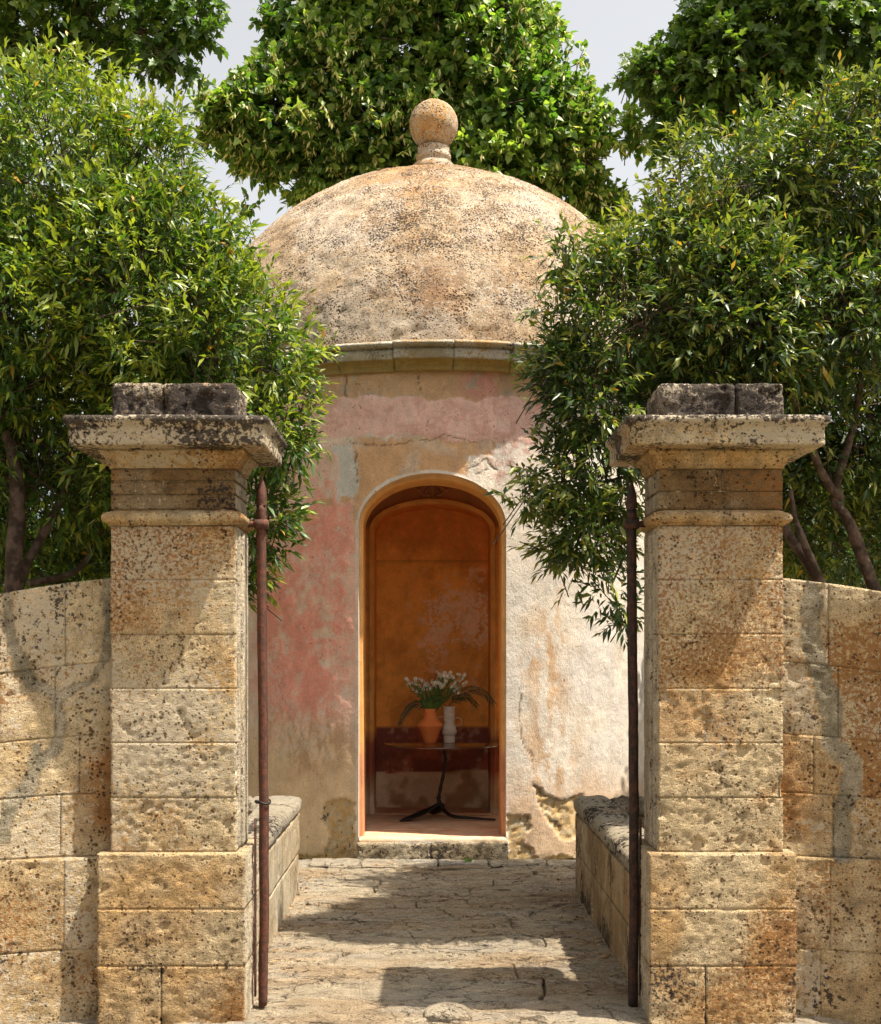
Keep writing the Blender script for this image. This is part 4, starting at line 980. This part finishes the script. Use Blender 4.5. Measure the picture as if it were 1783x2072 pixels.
for i, (x, y) in enumerate(fl):
    D = 10.80+rnd.uniform(-.10, .10); p = pxl(x, y, D); m0 = mouth+Vector((rnd.uniform(-.035, .035), rnd.uniform(-.035, .035), -.02))
    mid = (m0+p)/2+Vector((0, 0, .02))+(p-m0).cross(Vector((0, 1, 0)))*rnd.uniform(-.06, .06); sp = smooth_path([m0, mid, p], 4); stems.append(tube(sp, .0022, 4, cap=False))
    dr = (p-mid).normalized(); o = bpy.data.objects.new('blossom', bud_me[i % 3]); COL.objects.link(o); o.parent = bq
    sc = rnd.uniform(.75, 1.15); o.matrix_local = Matrix.Translation(p-Vector(WLOC[bq.name]))@dr.to_track_quat('Z', 'Y').to_matrix().to_4x4()@Matrix.Scale(sc, 4)
    for s_ in sp[3:]:
        for _ in range(1):
            lb.append(tuple(s_)); ld.append(tuple((dr+Vector((rnd.gauss(0, .7), rnd.gauss(0, .7), rnd.gauss(0, .4)))).normalized())); lL.append(rnd.uniform(.025, .05))
for _ in range(160):
    a = rnd.uniform(0, 6.28); s_ = mouth+Vector((math.cos(a)*.03, math.sin(a)*.03, rnd.uniform(0, .02))); lb.append(tuple(s_)); ld.append(tuple(Vector((math.cos(a)*.5, math.sin(a)*.5, 1)).normalized())); lL.append(rnd.uniform(.06, .13))
V, Fc = join(stems); c = np.tile((.09, .15, .04), (len(V), 1)); tag(obj('stems', V, Fc, M_FROND, bq, c), kind='stuff')
lb = np.array(lb); ld = np.array(ld); lL = np.array(lL); V, Fc, _, _ = leaves(T_SLIM, lb, ld, np.tile((0, -1, .4), (len(lb), 1)), lL, .9, .2)
c = np.repeat(mix((.08, .17, .035), (.16, .27, .06), RNG.random(len(lb))), 5, 0); tag(obj('bouquet_leaves', V, Fc, M_FROND, bq, c), kind='stuff')
# palm fronds
def frond(pts, ll, label, seed, spread=.8):
    r = np.random.default_rng(seed); sp = smooth_path(pts, 9); t = thing('palm_frond', label, 'palm frond', tuple(sp[0]), 'palm fronds in the vases')
    V, Fc = tube(sp, [.004*(1-.8*i/len(sp)) for i in range(len(sp))], 5); c = np.tile((.10, .13, .04), (len(V), 1)); obj('rachis', V, Fc, M_FROND, t, c)
    n = len(sp); B_, D_, L_ = [], [], []
    for i in range(4, n):
        tg = np.array((sp[min(i+1, n-1)]-sp[i-1]).normalized()); pr_ = np.cross(tg, (0, 1, 0)); f = i/n
        for sg in (-1, 1):
            for _ in range(2): B_.append(np.array(sp[i])+tg*r.uniform(-.01, .01)); D_.append(unit(tg*(1.0)+pr_*sg*spread*(1-.5*f)+r.normal(0, .12, 3))); L_.append(ll*(1-.45*f)*r.uniform(.8, 1.1))
    B_ = np.array(B_); D_ = np.array(D_); L_ = np.array(L_); V, Fc, _, _ = leaves(T_SLIM, B_, D_, np.tile((0, -1, .5), (len(B_), 1)), L_, .28, .35)
    c = np.repeat(mix((.022, .045, .016), (.05, .085, .028), r.random(len(B_))), 5, 0); o = obj('leaflets', V, Fc, M_FROND, t, c); o['kind'] = 'stuff'; return t
frond([pxl(870, 570, 10.8), pxl(800, 530, 10.78), pxl(720, 530, 10.75), pxl(650, 600, 10.72), pxl(605, 690, 10.7)], .085, 'palm frond drooping to the left out of the terracotta vase', 1)
wv = (1032, 540)
frond([pxl(1032, 545, 10.83), pxl(1110, 450, 10.8), pxl(1220, 400, 10.78), pxl(1330, 430, 10.76), pxl(1400, 500, 10.75)], .10, 'upper palm frond arching to the right out of the white vase', 2, .9)
frond([pxl(1032, 545, 10.83), pxl(1100, 480, 10.86), pxl(1190, 470, 10.88), pxl(1260, 530, 10.9)], .09, 'lower palm frond bending to the right out of the white vase', 3)
frond([pxl(1000, 548, 10.83), pxl(960, 500, 10.9), pxl(930, 470, 10.93), pxl(900, 460, 10.95)], .05, 'short dark frond between the two vases behind the flowers', 4, .5)

# ------------------------------------------------------------------ trees
def sample_foliage(blobs, n_twigs, twig_len, per, seed, up=.3, shell=.5, open_=.55, spread=55, jitter=.45):
    r = np.random.default_rng(seed); B = np.array(blobs, float)   # cx,cy,cz,rx,ry,rz,weight
    w = (B[:, 3]*B[:, 5]+B[:, 3]*B[:, 4])*B[:, 6]; w /= w.sum()
    bi = r.choice(len(B), n_twigs, p=w); dirs = unit(r.normal(size=(n_twigs, 3)))
    rad = 1-shell*r.random(n_twigs)**1.6
    lump = 1+.26*vnoise(dirs*1.0+bi[:, None]*3.7, 2.6, seed)+.16*vnoise(dirs+bi[:, None]*1.3, 5.5, seed+1)+np.where(r.random(n_twigs) < .05, r.uniform(.03, .28, n_twigs), 0)
    p = B[bi, :3]+dirs*B[bi, 3:6]*(rad*lump)[:, None]
    # depth inside the union
    inner = np.full(n_twigs, 9.0)
    for k in range(len(B)): inner = np.minimum(inner, np.linalg.norm((p-B[k, :3])/B[k, 3:6], axis=1))
    keep = (inner > .62)|(r.random(n_twigs) < open_*.6)
    # natural gaps
    g = fbm(p, 2.6, 3, seed+9); keep &= (g > -.30)|(r.random(n_twigs) < .25)
    p = p[keep]; dirs = dirs[keep]; outer = np.clip(inner[keep], 0, 1.2); n = len(p)
    td = unit(dirs*.9+np.array([0, 0, up])+r.normal(0, jitter, (n, 3))); tl = twig_len*r.uniform(.6, 1.3, n)
    ti = np.repeat(np.arange(n), per); f = np.tile((np.arange(per)+.5)/per, n); f = f+r.normal(0, .03, len(f))
    d0 = td[ti]; base = p[ti]+d0*(tl[ti]*(f-.35))[:, None]
    perp = unit(np.cross(d0, r.normal(size=(len(ti), 3)))); sa = np.radians(spread)*(1.05-.65*f)+r.normal(0, .15, len(f))
    ld = unit(d0*np.cos(sa)[:, None]+perp*np.sin(sa)[:, None])
    return dict(p=p, td=td, tl=tl, base=base, ld=ld, ti=ti, f=f, outer=outer[ti], r=r)
def twig_mesh(S, frac, rad, inlen=1.2):
    r = S['r']; k = r.random(len(S['p'])) < frac; p = S['p'][k]; d = S['td'][k]; L = S['tl'][k]; n = len(p)
    s = unit(np.cross(d, r.normal(size=(n, 3)))); t = np.cross(s, d); V = []
    bend = s*(.12*L)[:, None]
    for (f, rr, bq_) in ((-.35-inlen, 1.0, -1), (-.1, .8, .4), (.6, .4, 0)):
        c = p+d*(L*f)[:, None]+bend*bq_-np.array([0, 0, .15])*(L*max(0, -f))[:, None]
        for a in (0, 2.09, 4.19): V.append(c+(s*math.cos(a)+t*math.sin(a))*rad*rr)
    V = np.stack(V, 1); Fc = np.array([(3*j+i, 3*j+(i+1) % 3, 3*j+3+(i+1) % 3, 3*j+3+i) for j in range(2) for i in range(3)])
    return V.reshape(-1, 3), (Fc[None]+(np.arange(n)*9)[:, None, None]).reshape(-1, 4)
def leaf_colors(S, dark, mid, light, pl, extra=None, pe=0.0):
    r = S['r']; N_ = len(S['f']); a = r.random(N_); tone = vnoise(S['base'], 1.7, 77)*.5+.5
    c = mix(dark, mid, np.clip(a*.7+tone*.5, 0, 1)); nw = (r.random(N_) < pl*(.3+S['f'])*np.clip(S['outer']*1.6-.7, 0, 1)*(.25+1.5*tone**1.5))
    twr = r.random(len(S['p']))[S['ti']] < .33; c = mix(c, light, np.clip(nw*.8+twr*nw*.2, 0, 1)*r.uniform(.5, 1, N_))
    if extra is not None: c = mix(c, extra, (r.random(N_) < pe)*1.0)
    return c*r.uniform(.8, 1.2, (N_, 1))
def make_tree(name, label, cat, base, blobs, n_twigs, T, mat, L, Lw, trunk_paths, seed, colors, per=9, twig_len=.2, n_leaf_parts=0, up=.3, spread=55, droop=.25, twig_frac=.15, group=None, fruits=(), shell=.5, open_=.55, hint=(0, -.3, 1), hj=.6, nrad=.004, tree=True, trunk_name='trunk'):
    t = thing(name, label, cat, base, group)
    for i, (pts, r0, r1) in enumerate(trunk_paths):
        r0 *= .8; r1 *= .75
        sp = smooth_path(pts, 6); n = len(sp); V, Fc = tube(sp, [r0+(r1-r0)*(k/(n-1))**.8 for k in range(n)], 12, seed+i, .16)
        V = V+.25*r1*np.stack([fbm(V, 12, 3, seed+i), fbm(V, 12, 3, seed+i+1), 0*V[:, 0]], 1)
        obj(trunk_name if i == 0 else 'limb', V, Fc, M_BARK, t, smooth=True)
    S = sample_foliage(blobs, n_twigs, twig_len, per, seed, up, shell, open_, spread)
    r = S['r']; N_ = len(S['f']); Ls = L*r.uniform(.65, 1.2, N_)*(1.0-.25*np.abs(S['f']-.5))
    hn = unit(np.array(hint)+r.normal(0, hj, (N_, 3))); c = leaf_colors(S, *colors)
    sel = np.zeros(N_, bool)
    if n_leaf_parts:
        b = S['base']; fx = CX+b[:, 0]/b[:, 1]*F; fy = CY-(b[:, 2]-H)/b[:, 1]*F
        inf = (fx > 5) & (fx < PW-5) & (fy > 5) & (fy < 1280)
        sc = b[:, 1]-.35*S['outer']-2*Ls+r.normal(0, .12, N_)+np.where(inf, 0, 99); sel[np.argsort(sc)[:n_leaf_parts]] = True
    m = ~sel; V, Fc, _, _ = leaves(T, S['base'][m], S['ld'][m], hn[m], Ls[m], Lw, droop)
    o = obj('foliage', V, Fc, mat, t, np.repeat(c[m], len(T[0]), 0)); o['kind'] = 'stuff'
    if n_leaf_parts:
        tv, tf = T; mv = tv.copy(); mv[:, 1] *= Lw; mv[:, 2] -= .0; mes = []
        cs = c[sel]; order = np.argsort(cs.sum(1)); 
        for k in range(6): mes.append(mesh_data('leaf', mv-np.array([0, 0, 1])*(droop*mv[:, 0]**2)[:, None]*.6, tf, mat, np.tile(cs[order[int((k+.5)/6*len(order))]], (len(mv), 1))))
        rank = np.empty(len(order), int); rank[order] = np.arange(len(order))
        for i, ix in enumerate(np.where(sel)[0]):
            d = S['ld'][ix]; s_ = unit(np.cross(d, hn[ix])); n_ = np.cross(s_, d); Lg = Ls[ix]
            o = bpy.data.objects.new('leaf', mes[min(5, rank[i]*6//len(order))]); COL.objects.link(o); o.parent = t
            b = S['base'][ix]-np.array(WLOC[t.name]); Mx = Matrix(((d[0]*Lg, s_[0]*Lg, n_[0]*Lg, b[0]), (d[1]*Lg, s_[1]*Lg, n_[1]*Lg, b[1]), (d[2]*Lg, s_[2]*Lg, n_[2]*Lg, b[2]), (0, 0, 0, 1))); o.matrix_local = Mx
    if twig_frac:
        V, Fc = twig_mesh(S, twig_frac, nrad); o = obj('twigs', V, Fc, M_BARK, t); o['kind'] = 'stuff'
    for (fx, fy, fD, fr) in fruits:
        p = P(fx, fy, fD); pr_ = [(max(.0002, fr*math.sin(math.pi*k/12)), -fr*math.cos(math.pi*k/12)) for k in range(13)]
        V, q = lathe(pr_, 16, p); obj('orange_fruit', V, q, M_FRUIT, t, smooth=True)
    return t, S
def bl(x, y, D, r, ry=None, rz=None, w=1.0):
    p = P(x, y, D); return (*p, r, ry or r, rz or r, w)
OC = ((.03, .065, .012), (.085, .155, .022), (.30, .33, .04), .95, (.45, .25, .04), .006)
left_blobs = [bl(110, 330, 7.3, .56), bl(280, 360, 7.1, .35), bl(60, 640, 7.1, .60), bl(290, 600, 7.0, .60), bl(400, 540, 7.0, .28), bl(440, 700, 6.9, .40), bl(560, 720, 6.8, .20), bl(330, 850, 7.2, .5), bl(540, 880, 6.85, .26), bl(520, 1050, 6.85, .20), bl(110, 900, 7.6, .6), bl(480, 1140, 6.9, .17), bl(90, 1100, 8.1, .42, w=.8), bl(330, 1090, 8.1, .40, w=.8), bl(-220, 450, 7.3, .7, w=.5), bl(-220, 900, 7.5, .7, w=.5), bl(350, 260, 7.2, .10)]
make_tree('orange_tree', 'left orange tree with narrow bright leaves spilling past the left pillar towards the dome', 'tree', P(20, 1800, 7.3)[:2]+(.45,), left_blobs+[bl(120, 430, 8.3, .62), bl(280, 600, 8.2, .52), bl(100, 750, 8.3, .8), bl(380, 800, 8.2, .5)], 17500, T_SLIM, M_LEAF, .080, 1.15,
    [([P(0, 1700, 7.2), P(10, 1350, 7.2), P(35, 1000, 7.2), P(0, 800, 7.25), P(-30, 600, 7.3)], .075, .04), ([P(0, 1290, 7.2), P(50, 1150, 7.3), P(130, 1000, 7.4), P(180, 850, 7.4)], .045, .02), ([P(0, 780, 7.25), P(60, 740, 7.1), P(130, 700, 7.0), P(250, 560, 6.9)], .03, .012), ([P(-30, 700, 7.3), P(60, 500, 7.3), P(200, 400, 7.2)], .035, .012), ([P(60, 1180, 7.4), P(160, 1150, 7.6), P(220, 1040, 7.7)], .03, .012)],
    41, OC, per=9, n_leaf_parts=300, fruits=[(305, 738, 6.75, .020), (262, 268, 6.9, .018), (468, 510, 6.8, .016)], group='orange trees in the planters', up=.4)
right_blobs = [bl(1490, 400, 7.3, .42), bl(1690, 360, 7.4, .45), bl(1365, 545, 7.2, .38), bl(1255, 520, 7.0, .15), bl(1250, 650, 7.0, .36), bl(1470, 640, 7.1, .5), bl(1690, 640, 7.2, .5), bl(1215, 800, 6.95, .33), bl(1440, 850, 7.3, .45), bl(1690, 860, 7.7, .5), bl(1190, 960, 6.95, .29), bl(1180, 1080, 6.95, .24), bl(1240, 1180, 6.9, .17), bl(1255, 1235, 6.9, .10), bl(1680, 1060, 8.1, .42, w=.8), bl(1500, 1040, 8.0, .35, w=.7), bl(1560, 230, 7.3, .12), bl(1770, 240, 7.3, .2), bl(1060, 1010, 6.95, .09, w=.7), bl(1120, 740, 6.9, .12), bl(1140, 520, 6.9, .10, w=.7), bl(2000, 450, 7.4, .7, w=.5), bl(2000, 900, 7.6, .6, w=.5)]
OC2 = ((.024, .05, .012), (.07, .12, .022), (.28, .29, .055), .75, (.45, .27, .05), .014)
make_tree('orange_tree', 'right orange tree with dusty dark leaves and forked limbs hanging beside the doorway', 'tree', P(1700, 1800, 7.6)[:2]+(.45,), right_blobs+[bl(1650, 480, 8.3, .75), bl(1480, 600, 8.2, .65), bl(1680, 780, 8.3, .7), bl(1430, 800, 8.2, .5)], 17500, T_SLIM, M_LEAF, .077, 1.2,
    [([P(1760, 1700, 7.4), P(1690, 1300, 7.3), P(1640, 1150, 7.2), P(1600, 1090, 7.2), P(1560, 1000, 7.2), P(1500, 850, 7.1)], .05, .025), ([P(1720, 1300, 7.3), P(1640, 1130, 7.1), P(1610, 1050, 7.1), P(1600, 990, 7.1)], .04, .013), ([P(1790, 1250, 7.4), P(1720, 1060, 7.3), P(1690, 1000, 7.3), P(1730, 850, 7.3), P(1750, 700, 7.2)], .05, .018), ([P(1700, 1010, 7.3), P(1660, 950, 7.2), P(1610, 820, 7.1), P(1500, 600, 7.0), P(1390, 490, 6.85)], .035, .014), ([P(1560, 1000, 7.2), P(1450, 950, 7.1), P(1300, 960, 7.0), P(1200, 980, 6.95)], .025, .008), ([P(1500, 850, 7.1), P(1380, 700, 7.0), P(1260, 640, 6.95), P(1160, 540, 6.9)], .025, .007), ([P(1400, 960, 7.1), P(1290, 1080, 7.0), P(1240, 1180, 6.9)], .015, .006)],
    42, OC2, per=9, n_leaf_parts=300, fruits=[(1148, 586, 6.85, .021)], group='orange trees in the planters', up=.25)
# linden behind the dome
lin = [bl(800, 60, 14.6, 1.0), bl(960, 100, 14.6, 1.0), bl(650, 130, 14.4, .72), bl(560, 240, 14.2, .65), bl(430, 235, 14.2, .36), bl(500, 260, 14.2, .45), bl(540, 330, 14.2, .26), bl(720, 260, 14.4, .8), bl(1060, 240, 14.3, .8), bl(1000, 340, 14.2, .7), bl(1180, 270, 14.2, .45), bl(1160, 350, 14.2, .4), bl(640, 340, 14.3, .42), bl(860, 300, 14.6, .8), bl(580, 60, 14.5, .36), bl(1040, 50, 14.5, .35), bl(1220, 420, 14.4, .35), bl(1280, 270, 14.2, .25), bl(850, -150, 14.6, 1.4, w=.5), bl(620, 390, 14.8, .26), bl(500, 425, 14.6, .10)]
lin = [(*b[:3], max(.08, b[3]-.10), max(.08, b[4]-.10), max(.08, b[5]-.10), b[6]) for b in lin]
LC = ((.05, .12, .02), (.13, .23, .04), (.28, .36, .08), .8)
lt, S = make_tree('linden_tree', 'tall linden tree with pale yellow flower bracts rising behind the dome', 'tree', (-.3, 15.2, 0), lin, 12500, T_HEART, M_LEAF2, .086, 1.0,
    [([(-.3, 15.2, 0), (-.25, 15.1, 2), (-.15, 15.0, 4.5), (-.1, 14.9, 7), (-.1, 14.8, 8.6)], .22, .08), ([(-.2, 15, 4), (-.8, 14.9, 5.8), (-1.2, 14.8, 7)], .09, .03), ([(-.1, 15, 4.3), (1.0, 14.7, 5.8), (2.0, 14.4, 7)], .09, .03)],
    43, LC, per=8, twig_len=.24, n_leaf_parts=300, up=.15, spread=75, droop=.18, twig_frac=.2, nrad=.007, hint=(.1, -.6, .9), hj=.8)
r = S['r']; k = r.choice(len(S['f']), 13000, p=(lambda w: w/w.sum())(S['outer']**4*(.15+sstep(-.2, .5, vnoise(S['base'], 1.1, 5)+.2))))
V, Fc, _, _ = leaves(T_SLIM, S['base'][k]+np.array([0, -.05, -.02]), unit(np.array([0, -.3, -1.])+r.normal(0, .45, (len(k), 3))), unit(r.normal(size=(len(k), 3))), r.uniform(.06, .10, len(k)), 1.1, 0)
c = np.repeat(mix((.58, .58, .26), (.62, .52, .22), r.random(len(k))), 5, 0); o = obj('flower_bracts', V, Fc, M_LEAF2, lt, c); o['kind'] = 'stuff'
# plane trees
PC = ((.045, .095, .018), (.10, .175, .03), (.20, .27, .05), .6, (.35, .22, .06), .004)
pl_left = [bl(60, 0, 13.2, .8), bl(230, 0, 13.2, .7), bl(375, 20, 13.0, .40), bl(320, 110, 13.0, .30), bl(80, 110, 13.2, .45), bl(425, 80, 13, .12), bl(385, 150, 13, .08), bl(220, 150, 13.1, .22), bl(150, -250, 13.4, 1.3, w=.5), bl(-250, 0, 13.4, 1.0, w=.4)]
pl_left = [(*b[:3], max(.07, b[3]-.10), max(.07, b[4]-.10), max(.07, b[5]-.10), b[6]) for b in pl_left]
make_tree('plane_tree', 'plane tree with lobed leaves reaching in at the upper left above the orange tree', 'tree', (-6.0, 14.2, 0), pl_left, 3300, T_PLANE, M_LEAF2, .105, .9,
    [([(-6.0, 14.2, 0), (-6.0, 14.2, 3), (-5.8, 14.0, 6), (-5.5, 13.6, 8.5)], .25, .09), ([(-5.9, 14, 5.5), (-4.6, 13.5, 7.2), (-3.2, 13.2, 8.0), (-2.4, 13, 7.9)], .09, .02), ([(-5.8, 14, 6), (-4.8, 13.4, 7.6), (-3.9, 13.2, 7.5)], .06, .02)],
    44, PC, per=7, twig_len=.24, up=-.05, spread=70, droop=.3, twig_frac=.35, nrad=.006, hint=(0, -.8, .8), hj=.55, group='plane trees behind', n_leaf_parts=200)
pl_right = [bl(1460, 130, 13.4, .75), bl(1600, 50, 13.4, .9), bl(1330, 150, 13.2, .35), bl(1270, 160, 13.2, .14), bl(1720, 120, 13.5, .9), bl(1440, 40, 13.4, .42), bl(1370, 240, 13.2, .34), bl(1330, 300, 13.2, .2), bl(1560, 190, 13.4, .55), bl(1650, -250, 13.6, 1.2, w=.5), bl(2050, 50, 13.6, 1.0, w=.4)]
pl_right = [(*b[:3], max(.07, b[3]-.12), max(.07, b[4]-.12), max(.07, b[5]-.12), b[6]) for b in pl_right]
make_tree('plane_tree', 'plane tree with dense lobed leaves filling the upper right corner above the orange tree', 'tree', (5.6, 14.4, 0), pl_right, 6200, T_PLANE, M_LEAF2, .102, .9,
    [([(5.6, 14.4, 0), (5.5, 14.3, 3), (5.4, 14.0, 6), (5.2, 13.7, 8.5)], .25, .09), ([(5.4, 14, 5.5), (4.4, 13.5, 7.0), (3.2, 13.3, 7.7), (2.4, 13.2, 7.6)], .09, .02), ([(5.4, 14, 6), (4.4, 13.5, 8.1), (3.4, 13.4, 8.4)], .06, .02)],
    45, PC, per=7, twig_len=.24, up=-.05, spread=70, droop=.3, twig_frac=.35, nrad=.006, hint=(0, -.8, .8), hj=.55, group='plane trees behind', n_leaf_parts=200)
# evergreen shrubs filling in behind the walls
SC = ((.02, .045, .012), (.05, .10, .022), (.13, .19, .04), .5)
for i, (x, D, rr, lab) in enumerate(((60, 10.2, .95, 'dark evergreen shrub glimpsed under the left orange tree near the left frame edge'), (300, 12.9, .95, 'dark evergreen shrub glimpsed between the left pillar and the pavilion'),
                                     (1500, 12.9, .9, 'dark evergreen shrub glimpsed behind the right pillar'), (1740, 10.2, .95, 'dark evergreen shrub glimpsed beyond the forked limbs at the right frame edge'))):
    p = P(x, 1315, D); bbs = [(p[0], D, .8, rr, rr*.8, .85, 1), (p[0]+.2, D+.1, 1.9, rr*.95, rr*.7, .85, 1.2), (p[0]-.1, D+.2, 3.0, rr*.85, rr*.7, .9, 1.2)]
    make_tree('evergreen_shrub', lab, 'shrub', (p[0], D, 0), bbs, 1700, T_SLIM, M_LEAF, .14, 1.5, [([(p[0], D, 0), (p[0]+.1, D, 1.4), (p[0], D+.1, 2.8)], .07, .03)], 60+i, SC, per=8, twig_len=.25, twig_frac=.1, group='evergreen shrubs behind the garden walls', trunk_name='trunk', shell=.8, open_=.8)
# a distant belt of woodland closing the garden
wr = np.random.default_rng(91); wb = [(x_+wr.uniform(-1, 1), 27+wr.uniform(-2, 3)+abs(x_)*-.15, wr.uniform(1.2, 2.2), wr.uniform(2, 3), 1.6, wr.uniform(1.8, 2.9), 1) for x_ in np.arange(-42, 43, 2.6)]
S_ = sample_foliage(wb, 5200, .7, 7, 92, .1, .5, .5, 70); n_ = len(S_['f']); V, Fc, _, _ = leaves(T_HEART, S_['base'], S_['ld'], unit(np.array([0, -.6, .8])+wr.normal(0, .6, (n_, 3))), wr.uniform(.25, .42, n_), 1.0, .2)
tag(obj('far_wood', V, Fc, M_LEAF2, None, np.repeat(leaf_colors(S_, (.03, .07, .015), (.08, .14, .03), (.16, .22, .05), .4), 9, 0)), 'low belt of green woodland far behind the pavilion and garden trees', 'woodland', kind='stuff')
# weed at the step and dry leaves
wd = P(950, 1747, 9.5); B_ = np.tile((wd[0], 9.5, .015), (14, 1))+RNG.normal(0, .008, (14, 3))*np.array([1, 1, 0]); D_ = unit(RNG.normal(0, .6, (14, 3))+np.array([0, 0, .9]))
V, Fc, _, _ = leaves(T_SLIM, B_, D_, np.tile((0, -1, .3), (14, 1)), RNG.uniform(.03, .055, 14), 1.4, .2); c = np.tile((.13, .24, .04), (len(V), 1))
tag(obj('weed', V, Fc, M_LEAF, None, c, origin=(wd[0], 9.5, .01)), 'tiny bright green weed growing at the foot of the doorway step', 'weed')
for s, x0, lab in ((-1, -1.05, 'left'), (1, 1.12, 'right')):
    n = 1500; b = np.stack([s*RNG.uniform(1.1, 2.6, n), RNG.uniform(6.0, 8.25, n), np.full(n, .482)+RNG.uniform(0, .02, n)], 1); d = unit(RNG.normal(size=(n, 3))*np.array([1, 1, .25]))
    V, Fc, _, _ = leaves(T_SLIM, b, d, unit(np.array([0, 0, 1.])+RNG.normal(0, .5, (n, 3))), RNG.uniform(.04, .08, n), 1.5, .0)
    c = np.repeat(mix((.22, .10, .035), (.38, .22, .10), RNG.random(n)), 5, 0); tag(obj('leaf_litter', V, Fc, M_LITTER, None, c), 'dry brown leaf litter lying in the %s planter' % lab, 'leaf litter', kind='stuff')
n = 520; b = np.stack([RNG.choice([-1, 1], n)*(.93-np.abs(RNG.normal(0, .09, n))), RNG.uniform(5.9, 9.3, n), np.full(n, .008)], 1); d = unit(RNG.normal(size=(n, 3))*np.array([1, 1, .15]))
V, Fc, _, _ = leaves(T_SLIM, b, d, unit(np.array([0, 0, 1.])+RNG.normal(0, .4, (n, 3))), RNG.uniform(.015, .04, n), 1.5, .0)
c = np.repeat(mix((.22, .10, .035), (.40, .26, .12), RNG.random(n)), 5, 0); tag(obj('leaf_litter', V, Fc, M_LITTER, None, c), 'sparse dry leaves gathered along both edges of the path', 'leaf litter', kind='stuff')
